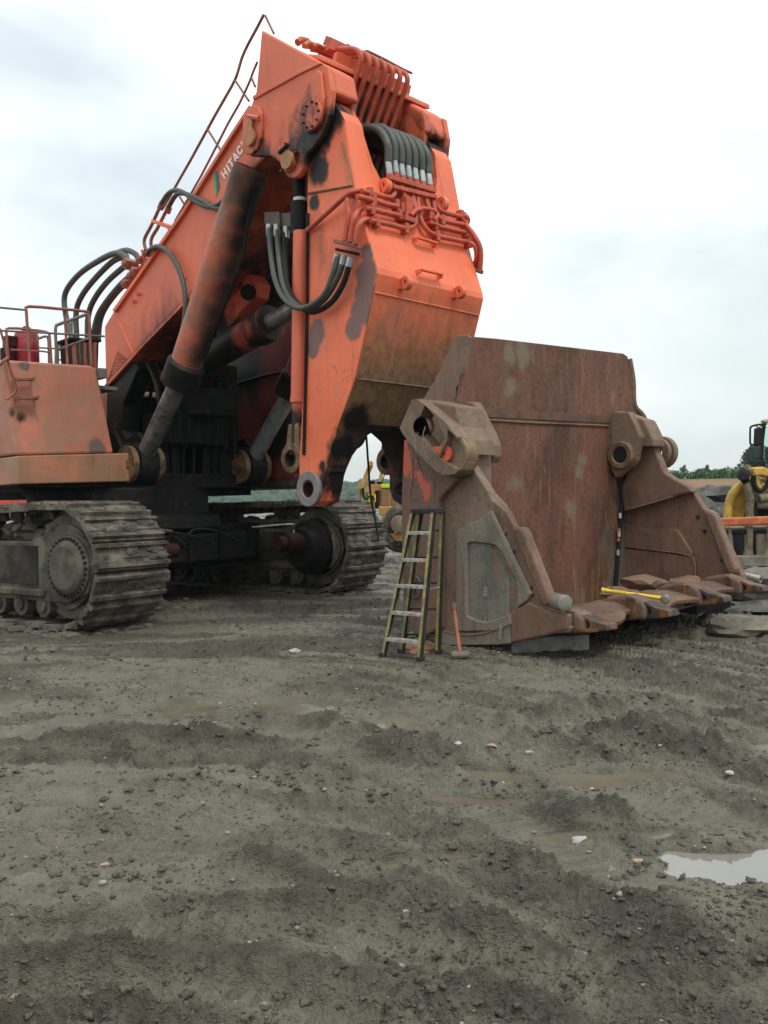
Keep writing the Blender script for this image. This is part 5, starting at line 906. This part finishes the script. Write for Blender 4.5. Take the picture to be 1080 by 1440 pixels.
keep = (fbm(X * .9 + 7, Y * 1.6, 3) + .5 * perlin(X * 4, Y * 6) > -.02) & (rs.rand(N) < .9); X, Y, r_ = X[keep], Y[keep], r_[keep]
Z = hgt(X, Y); k2 = Z > LVL + .01; X, Y, Z, r_ = X[k2], Y[k2], Z[k2], r_[k2]; sz = np.clip(.0052 * np.exp(rs.normal(0, .6, len(X))) * (1 + r_ * .12), .004, .019)
scatter('mud_clods', zip(X, Y, Z + sz * .12), sz, m_mud, bases(10, 2, 1.1, (1.3, .85, .75)), 'loose clods of mud')
N = 26000; r_ = 2.45 * (14 / 2.45) ** rs.rand(N); a_ = rs.uniform(-.47, .47, N); X = r_ * np.sin(a_); Y = r_ * np.cos(a_); kq = fbm(X * 1.3 + 1, Y * 2.2, 3) > -.08; X, Y, r_ = X[kq], Y[kq], r_[kq]; Z = hgt(X, Y); kq = Z > LVL + .01; X, Y, Z, r_ = X[kq], Y[kq], Z[kq], r_[kq]; sz = rs.uniform(.002, .0055, len(X)) * (1 + r_ * .12)
scatter('mud_crumbs', zip(X, Y, Z + sz * .2), sz, m_mud, bases(8, 1, .6, (1.3, .9, .8)), 'crumbs of mud')
N = 900; r_ = 2.4 * (12 / 2.4) ** rs.rand(N); a_ = rs.uniform(-.6, .6, N); X = r_ * np.sin(a_); Y = r_ * np.cos(a_); Z = hgt(X, Y); sz = np.clip(.0045 * np.exp(rs.normal(0, .5, N)) * (1 + r_ * .12), .003, .018)
scatter('pebbles', zip(X, Y, Z + sz * .3), sz, plain('pale_pebble', (.26, .25, .22), .8, var=.5, sc=8), bases(5, 1, .5, (1.2, .9, .6)), 'small pale pebbles trodden into the mud')
X, Y = [], []
for i in range(420):
    q = GP(rs.normal(690, 22), rs.normal(913, 5)); X.append(q[0]); Y.append(q[1])
Z = hgt(np.array(X), np.array(Y)); scatter('crushed_stone', zip(X, Y, Z + .006), rs.uniform(.008, .024, len(X)), plain('crushed_stone', (.25, .23, .20), .85, var=.45, sc=9), bases(5, 1, .6, (1.2, .9, .7)), 'crushed stone at the foot of the bucket')
WS = plain('whitish_stone', (.36, .37, .34), .6, var=.15); PK = plain('pinkish_stone', (.36, .25, .19), .7); GS = plain('grey_stone', (.28, .28, .25), .7, var=.3)
for x, y, r, m, lb in ((643, 1050, .028, WS, 'whitish flat stone in the mud left of the middle ruts'), (691, 1050, .026, PK, 'pinkish flat stone just right of the whitish one'), (815, 1178, .030, WS, 'pale stone beside the narrow silty puddle'), (745, 1055, .022, GS, 'grey stone in the mud beyond the rut ridge'), (898, 1034, .022, WS, 'pale stone behind the churned mud heap'), (816, 1172, .02, GS, 'small grey stone touching the pale stone by the silty puddle'),
                      (725, 1362, .016, WS, 'pale stone in the mud at the bottom of the view'), (302, 1030, .028, PK, 'pale pink stone beyond the smooth silt patch'), (148, 1230, .016, PK, 'small pinkish stone on the left ridge of mud'), (415, 921, .05, WS, 'white flat stone in front of the far crawler'), (262, 845, .055, WS, 'white scrap on the ground between the crawlers'), (570, 1296, .015, GS, 'tiny grey stone in the near middle mud'), (28, 1434, .018, PK, 'brown pinkish stone at the lower left corner'), (897, 1211, .02, PK, 'pink stone near the bright puddle'), (833, 1105, .012, plain('yellow_chip', (.55, .45, .12), .6), 'small yellow chip beside the shallow puddle'), (1028, 1087, .03, WS, 'white stone between the small puddles on the right'), (705, 1102, .012, GS, 'little grey stone on the rut edge')):
    q = GP(x, y); z = H1(q[0], q[1]); v, f = blob((q[0], q[1], z + r * .25), r, 2, .5, 1.3, (1.4, .9, .5), x); tag(mk('stone', (v, f), m, smooth=True, angle=35), lb, 'stone', 'stones lying in the mud')

# ================================================================ wheel loader at the right edge
YL = plain('loader_yellow_paint', (.58, .36, .05), .5, var=.25, dirt=.22, dcol=(.16, .11, .05)); LT = plain('loader_tan_grime', (.20, .165, .10), .7, var=.4, dirt=.3, dcol=(.06, .05, .04)); LB = plain('loader_black', (.020, .019, .020), .5); ORB = plain('orange_rusty_rail', (.52, .13, .04), .55, var=.35, sc=7, dirt=.2, dcol=(.22, .10, .06)); GB = plain('grimy_grey_beam', (.19, .175, .15), .75, var=.35, dirt=.3)
WD = root('wheel_loader', YP(1120, 830, 19), 'yellow wheel loader with a fork carriage, cut off by the right edge', 'wheel loader')
def yb(name, x0, y0, x1, y1, Yd, th, mat, par=None, bevel=.02, **k): return mk(name, prism([YP(x0, y0, Yd), YP(x1, y0, Yd), YP(x1, y1, Yd), YP(x0, y1, Yd)], (0, th, 0)), mat, par or WD, bevel=bevel, **k)
def yp(name, pts, Yd, th, mat, par=None, bevel=.02, **k): return mk(name, prism([YP(x, y, Yd) for x, y in pts], (0, th, 0)), mat, par or WD, bevel=bevel, **k)
def yt(name, pts, Yd, r, mat, par=None, n=10, k=4): return mk(name, tube([YP(x, y, Yd) for x, y in pts], r, n, k), mat, par or WD, smooth=True)
fc = yb('fork_carriage', 1036, 782, 1240, 797, 16.4, .3, GB)
yp('top_rail', [(1003, 729), (1080, 726), (1240, 722), (1240, 735), (1080, 738), (1012, 740), (1003, 740)], 16.4, .16, ORB, fc, bevel=.03); yt('cross_pipe', [(1016, 749), (1080, 747), (1240, 744)], 16.55, .05, LB, fc, k=1); yt('cross_pipe', [(1024, 743), (1080, 741), (1240, 738)], 16.8, .035, GB, fc, k=1)
for x in (1050, 1078, 1112, 1150): yp('post', [(x, 740), (x + 10, 740), (x + 9, 770), (x + 11, 784), (x - 3, 784), (x + 1, 770)], 16.5, .14, LT, fc)
yp('side_leg', [(1023, 742), (1029, 742), (1034, 786), (1028, 786)], 16.5, .12, GB, fc); yb('back_plate', 1032, 742, 1240, 783, 17.4, .1, LB, fc); yb('carriage_sheet', 1064, 750, 1078, 782, 17.2, .05, LT, fc)
body = yb('loader_body', 1138, 668, 1240, 775, 19.2, 3.5, LB, bevel=.1); yb('hood', 1142, 655, 1240, 700, 19.5, 3.4, YL, body, bevel=.08)
fen = mk('front_fender', tube([YP(x, y, 18.3) for x, y in ((1022, 742), (1024, 722), (1026.6, 703), (1034, 690), (1044, 681), (1056, 678))], .09, 10, 4), YL, WD, smooth=True)
mk('fender_skin', prism([YP(x, y, 18.4) for x, y in ((1024, 744), (1026, 722), (1029, 704), (1036, 692), (1046, 684), (1058, 684), (1060, 700), (1050, 715), (1044, 744))], (0, .25, 0)), YL, fen, bevel=.05)
def wheel(c, R, w, par, m1, m2):
    w_ = mk('wheel', lathe(c, (0, 1, 0), [(0, R * .55), (0, R * .8), (.06, R * .95), (.15, R), (w - .15, R), (w - .06, R * .95), (w, R * .8), (w, R * .55)], 36), m1, par, smooth=True, angle=30); mk('rim', lathe(np.array(c) + np.array([0, .05, 0]), (0, 1, 0), [(0, R * .3), (.02, R * .5), (.1, R * .56), (w - .1, R * .56)], 28), m2, w_, smooth=True, angle=30)
wheel(YP(1082, 745, 18.7), .86, .65, WD, m_trkd, YL); wheel(YP(1200, 745, 18.7), .86, .65, WD, m_trkd, YL)
yt('big_hose', [(1050, 680), (1055, 700), (1054, 720), (1058, 742)], 18.0, .085, LT); yt('big_hose', [(1060, 668), (1056, 690), (1062, 715), (1060, 740)], 18.1, .05, LB); yt('hose_loop', [(1060, 668), (1061, 682), (1068, 690), (1076, 686), (1081, 676), (1084, 666)], 17.9, .045, LB)
yp('lift_arm', [(1060, 657), (1075, 656), (1088, 664), (1110, 668), (1110, 678), (1086, 673), (1072, 669), (1061, 668)], 18.0, .25, YL, bevel=.04); yb('lamp_block', 1060, 658, 1072, 669, 17.8, .3, YL); yt('curved_plate', [(1062, 672), (1063, 684), (1070, 688), (1076, 682)], 18.15, .10, YL)
mk('cable_bundle', blob(YP(1046, 669, 18.0), .16, 2, .6, 2, (.75, .7, 1.0), 5), LB, WD, smooth=True); mk('lamp_pod', blob(YP(1052, 662, 18.1), .10, 2, .4, 2, (.8, .7, 1.3), 6), LT, WD, smooth=True)
yb('axle', 1058, 700, 1110, 716, 18.2, .5, LT, bevel=.06); yt('steel_link', [(1068, 702), (1080, 700), (1100, 704)], 17.9, .10, LT, k=2)
cabf = yp('cab_frame', [(1074, 592), (1078, 592), (1075, 620), (1074, 642), (1078, 656), (1074, 656), (1070, 642), (1071, 620)], 19.2, .08, LB, bevel=.01); yp('cab_roof', [(1074, 591), (1077, 589), (1230, 585), (1230, 592), (1076, 594)], 19.0, .2, plain('cab_roof_cream', (.5, .45, .33), .6), cabf, bevel=.02); yb('cab_pillar', 1170, 592, 1176, 656, 19.2, .08, LB, cabf); yb('cab_back', 1090, 594, 1094, 656, 20.6, .08, LB, cabf)
gl = NT('tinted_cab_glass'); gl.b.inputs['Transmission Weight'].default_value = 1; gl.b.inputs['IOR'].default_value = 1.02; m_gls = gl.fin((.62, .86, .78), .02)
yp('windscreen', [(1078, 593), (1170, 592), (1170, 655), (1078, 655), (1074.5, 642), (1075.5, 620)], 19.24, .01, m_gls, cabf, bevel=0)
mf = mk('mirror_frame', tube([YP(x, y, 18.6) for x, y in ((1078, 596), (1068, 597), (1060, 598.5), (1056, 600.5), (1055, 604), (1054.8, 620), (1055.5, 624), (1058, 625.5), (1066, 625.5), (1072, 623))], .022, 8, 3), LB, WD, smooth=True)
yp('mirror', [(1062, 602), (1073, 601), (1072.5, 622), (1068, 626), (1061, 625.5)], 18.5, .07, LB, mf, bevel=.015); yt('mirror_bracket', [(1062, 597), (1066, 602), (1072, 598), (1077, 602)], 18.6, .015, LB, mf, k=1)
yt('hood_rail', [(1062, 657), (1062, 652), (1066, 650), (1074, 650), (1100, 651)], 18.6, .02, LB, k=2); yt('hood_rail', [(1055, 660), (1055, 655), (1060, 654), (1062, 658)], 18.6, .014, LB, k=1)
# dark plate and boulders beyond the bucket
o = yp('steel_plate', [(1005, 697), (1030, 694), (1034, 696), (1034, 706), (1018, 706)], 21, .6, m_trkd, bevel=.01); o.parent = WD; o.location -= Vector(WL[WD]) * 0
for i, (x, y, r, lb) in enumerate(((992, 722, .75, 'grey boulder right behind the sloping bucket edge'), (1012, 712, .62, 'dark boulder beneath the black steel plate'), (1016, 728, .55, 'boulder low down behind the orange rail'), (1003, 705, .5, 'topmost boulder of the heap, streaked white'), (985, 706, .45, 'small boulder at the left end of the heap'))):
    c = YP(x, y, 25 + i * .5); tag(mk('boulder', blob(c, r, 3, .5, 1.3, (1.2, 1, .8), i + 30), mrock2, smooth=True, angle=30), lb, 'boulder', 'boulders heaped behind the bucket')
tag(mk('rubble_mound', blob((YP(1010, 730, 27)[0], 27.5, 0), 1.0, 4, .5, 1.6, (3.4, 2.2, .42), 77), mrock2, smooth=True, angle=30), 'mound of grey rubble', kind='structure')

# ================================================================ yellow dozer behind
TN = plain('tan_yellow_paint', (.50, .285, .085), .6, var=.2, dirt=.2, dcol=(.28, .18, .09)); TG = plain('tan_grille', (.24, .15, .07), .7, var=.2); HV = plain('lime_marking', (.55, .80, .02), .5, var=.05); HY = plain('number_plate_yellow', (.75, .72, .10), .5, var=.05)
YD = 25.0
DZ = root('bulldozer', YP(570, 770, YD), 'tan yellow tracked bulldozer with a numbered plate, seen between the shovel arm and the bucket', 'bulldozer')
eb = yb('engine_housing', 534, 683, 640, 718, YD, 1.6, TN, DZ, bevel=.04)
yb('grille', 536, 690, 547.5, 711, YD - .05, .1, TG, eb, bevel=.01); yb('grille', 550.5, 691, 562, 711, YD - .05, .1, TG, eb, bevel=.01); yb('grille', 566, 692, 600, 711, YD - .05, .1, TG, eb, bevel=.01)
yp('side_frame', [(532, 712), (640, 712), (640, 728), (548, 729), (533, 724)], YD - .15, .4, TN, DZ, bevel=.03); yb('hood_stripe', 536, 680.5, 562, 686, YD - .06, .2, HV, eb, bevel=.01); yb('hood_top', 527, 681, 537, 690, YD, .8, TN, eb)
yb('front_guard', 521, 681, 527.5, 717, YD, .5, TN, DZ, bevel=.02); yb('dark_recess', 527.5, 687, 533.5, 715, YD + .15, .3, LB, DZ, bevel=0); yt('hydraulic_ram', [(531, 690), (531, 714)], YD, .06, m_mot, k=1)
np_ = yb('number_plate', 514, 695.5, 528.5, 705.5, YD - .12, .02, HY, DZ, bevel=.002); yb('plate_backing', 514, 693, 520, 712, YD, .3, TN, DZ)
def glyph(ch, x, y, w, h):
    S7 = {'7': [[(0, 1), (1, 1), (.45, 0)]], '5': [[(1, 1), (.1, 1), (.05, .55), (.6, .62), (1, .35), (.75, .03), (.25, 0), (0, .15)]]}[ch]
    return [tube([YP(x + p * w, y + (1 - q) * h, YD - .135) for p, q in st], .022, 6, 1) for st in S7]
for ch, x in (('7', 515.6), ('7', 519.6), ('5', 523.6)): mk('numeral', join(*glyph(ch, x, 697.3, 3.0, 6.4)), LB, np_)
yp('blade_arm', [(518, 652), (523, 650), (525, 655), (512, 684), (507, 704), (503, 705), (507, 680)], YD - .2, .2, TN, DZ, bevel=.03); mk('arm_joint', cyl(YP(507, 683, YD - .4), YP(507, 683, YD + .1), .09, 16), TN, DZ, smooth=True); mk('arm_joint', cyl(YP(516, 688, YD - .4), YP(516, 688, YD + .1), .08, 16), TN, DZ, smooth=True); mk('arm_joint', cyl(YP(521.5, 652, YD - .35), YP(521.5, 652, YD + .05), .07, 16), TN, DZ, smooth=True)
yp('canopy_post', [(536, 655), (541, 655), (537, 678), (532, 678)], YD, .15, TN, DZ, bevel=.02); yt('post_cable', [(543, 661), (540, 670), (537, 680)], YD, .015, LB, k=1); yb('post_base', 530, 677, 538, 681, YD, .3, LB, DZ); yb('air_cleaner', 520, 676, 527, 682, YD + .3, .4, m_frame, DZ); yt('front_hose', [(511, 686), (511, 695), (513, 702), (516, 700)], YD - .3, .03, LB)
tr = mk('crawler_track', tube([YP(x, y, YD - .6) for x, y in ((545, 735), (556, 722), (580, 714), (640, 712), (700, 720), (702, 745), (680, 762), (600, 768), (556, 766), (545, 752))], .20, 8, 3, closed=True), m_trk, DZ, smooth=True)
mk('idler_wheel', lathe(YP(561, 737, YD - .95), (0, 1, 0), [(0, .20), (.02, .24), (.3, .24)], 28), LT, tr, smooth=True, angle=30); yp('track_frame', [(548, 750), (640, 745), (640, 758), (556, 762)], YD - .8, .3, TN, tr, bevel=.03)
for i in range(4): mk('track_roller', cyl(YP(556 + i * 12, 765, YD - .95), YP(556 + i * 12, 765, YD - .6), .10, 14), LB, tr, smooth=True)
# orange machine glimpsed at the far left
rv = yb('parked_machine', -40, 699, 8, 709, 40, 3, plain('bright_red_orange', (.62, .06, .03), .5), DZ); rv.parent = None; rv.location = WL[rv]; tag(rv, 'bright red-orange machine far off at the left edge under the shovel deck', 'machine')

# ================================================================ land beyond
FO = lambda nm, c1, c2, sc: NT(nm)
def foliage(nm, a, b, sc=2.0):
    t = NT(nm); c = t.mix(t.ramp(t.noise(sc, 4, .7), .35, .65), a, b); return t.fin(c, .8, 0, spec=.2)
m_wood = foliage('distant_woodland_leaves', (.030, .055, .028), (.055, .085, .040), .06); m_hedge = foliage('hedge_leaves', (.065, .105, .045), (.11, .155, .065), .7)
def strip(name, xs, ys, zf, mat, label, kind='structure'):
    X, Y = np.meshgrid(xs, ys); Z = zf(X, Y); n = len(xs); V = np.stack([X.ravel(), Y.ravel(), Z.ravel()], 1); F = [(j * n + i, j * n + i + 1, (j + 1) * n + i + 1, (j + 1) * n + i) for j in range(len(ys) - 1) for i in range(n - 1)]
    me = bpy.data.meshes.new(name); me.from_pydata(V.tolist(), [], F); me.shade_smooth(); o = link(name, me, mat, None, (0, 0, 0)); return tag(o, label, kind=kind)
t = NT('field_soil_and_grass'); sx = t.n('ShaderNodeSeparateXYZ'); t.lk(t.pos, sx.inputs[0]); bn = t.noise(.5, 5, .6, t.scaled((.08, .35, 1.5)))
c = t.mix(t.ramp(bn, .50, .62), (.24, .135, .08), (.10, .12, .05)); zg = t.math('ADD', sx.outputs[2], t.math('MULTIPLY', t.math('SUBTRACT', t.noise(.3, 5), .5), 1.4)); c = t.mix(t.ramp(zg, .3, .9, .85, 0), c, (.07, .085, .05)); c = t.mix(t.ramp(zg, 3.5, 4.1), c, (.09, .13, .05))
m_field = t.fin(c, .9, 0, t.noise(3, 5), .5, .2, .2)
strip('field_slope', np.linspace(8, 130, 90), np.linspace(48, 130, 50), lambda X, Y: -.05 + 4.1 * sst(Y, 50, 104) * sst(X, 12, 34) + .25 * fbm(X * .12, Y * .12, 4) * sst(Y, 50, 60), m_field, 'bare brown field rising to the right')
strip('wooded_hill', np.linspace(-900, 500, 180), np.linspace(560, 900, 40), lambda X, Y: -1 + sst(Y, 565, 640) * (17.5 + 2.5 * fbm(X * .004, Y * 0 + 1, 2) + 3 * fbm(X * .012, Y * .012, 3)) * (1 - .75 * sst(X, 30, 260)), m_wood, 'low wooded hill on the horizon')
rs = np.random.RandomState(4); N = 3200; X = rs.uniform(-520, 420, N); Y = rs.uniform(585, 660, N)
Z = -1 + sst(Y, 565, 640) * (17.5 + 2.5 * fbm(X * .004, Y * 0 + 1, 2) + 3 * fbm(X * .012, Y * .012, 3)) * (1 - .75 * sst(X, 30, 260))
scatter('distant_woodland', zip(X, Y, Z + .8), rs.uniform(2.2, 4.2, N), m_wood, bases(6, 1, .5, (1, 1, .9)), 'far-off woodland covering the hill')
def leafmass(name, cs, n, ls, mat, par=None, label=None, kind=None):
    V = np.empty((n * 4, 3)); rs_ = np.random.RandomState(len(cs) + n); w = np.array([c[3] ** 2 for c in cs]); w = w / w.sum(); ix = rs_.choice(len(cs), n, p=w)
    for i in range(n):
        cx, cy, cz, r = cs[ix[i]]; d = rs_.normal(size=3); d /= np.linalg.norm(d); p = np.array([cx, cy, cz]) + d * r * (rs_.rand() ** .3) * [1, 1, .85]
        a = rs_.normal(size=3); a /= np.linalg.norm(a); b = np.cross(a, rs_.normal(size=3)); b /= np.linalg.norm(b); s_ = ls * rs_.uniform(.6, 1.3); V[i * 4:i * 4 + 4] = [p - a * s_, p - b * s_ * .5, p + a * s_, p + b * s_ * .5]
    me = bpy.data.meshes.new(name); me.from_pydata(V.tolist(), [], [(4 * i, 4 * i + 1, 4 * i + 2, 4 * i + 3) for i in range(n)]); o = link(name, me, mat, par, (0, 0, 0) if par is None else WL[par])
    if par is not None: me.transform(Matrix.Translation(-Vector(WL[par])))
    return tag(o, label, kind=kind)
hc = []
for x in np.arange(28, 75, .9):
    h = 1.0 + .9 * abs(perlin(np.array([x * .31]), np.array([2.2]))[0]) + .5 * sst(x, 33, 36); hc.append((x + rs.normal(0, .3), 103 + rs.normal(0, .8), 3.9 + h * .25, h * .62))
for x, s in ((35.5, 1.0), (38.2, .8), (42, 1.0), (45.5, .9)): hc.append((x, 103, 4.9 + s * .3, .40)); hc.append((x + .2, 103, 5.4 + s * .2, .2))
leafmass('hedgerow', hc, 26000, .17, m_hedge, None, 'overgrown hedge along the top of the field', 'stuff')
# tree seen through the loader cab
tp = YP(1074, 662, 150); TR = root('broadleaf_tree', (tp[0] + 1, 150, 4.5), 'round dark broadleaf tree behind the cab of the wheel loader', 'tree')
mk('trunk', tube([(tp[0] + 1, 150, 3.5), (tp[0] + 1.1, 150, 6), (tp[0] + .8, 150, 9)], [.45, .35, .2], 10, 3), plain('bark', (.07, .055, .04), .9), TR, smooth=True)
cs = [(tp[0] + 1 + 3.6 * math.cos(q) * u, 150 + 3 * math.sin(q), 7.4 + w, 1.5) for q, u, w in [(rs.uniform(0, 6.28), rs.rand() ** .5, rs.uniform(-2, 2.6)) for _ in range(26)]]
leafmass('crown', cs, 14000, .22, foliage('tree_leaves', (.025, .05, .024), (.05, .08, .035), .5), TR)
for i, x in enumerate((912, 921, 906)):
    b = YP(x, 668, 330); R0_ = root('distant_tree', (b[0], 330, b[2] - 3), ('pale far-off tree just right of the bucket hinge', 'middle one of the faint far-off trees over the field', 'leftmost faint far-off tree over the field')[i], 'tree', 'faint distant trees')
    mk('trunk', tube([(b[0], 330, b[2] - 4), (b[0], 330, b[2] + 1)], .3, 6, 1), m_frame, R0_); leafmass('crown', [(b[0] + rs.normal(0, .8), 330, b[2] + 1.0 + rs.uniform(-.6, 1.6), 1.2) for _ in range(5)], 500, .4, m_wood, R0_)
# ---------------------------------------------------------------- haze
hz = mk('haze', box((0, 0, 13.5), (1560, 0, 0), (0, 1560, 0), (0, 0, 15.2)), None, recalc=True); hm = bpy.data.materials.new('haze'); hm.use_nodes = True; hn = hm.node_tree; hn.nodes.clear(); ho = hn.nodes.new('ShaderNodeOutputMaterial'); pv = hn.nodes.new('ShaderNodeVolumePrincipled')
pv.inputs['Color'].default_value = (.72, .90, .95, 1); pv.inputs['Density'].default_value = 0.0003; hn.links.new(pv.outputs[0], ho.inputs['Volume']); hz.data.materials.append(hm); tag(hz, 'thin damp haze over the yard', kind='stuff')
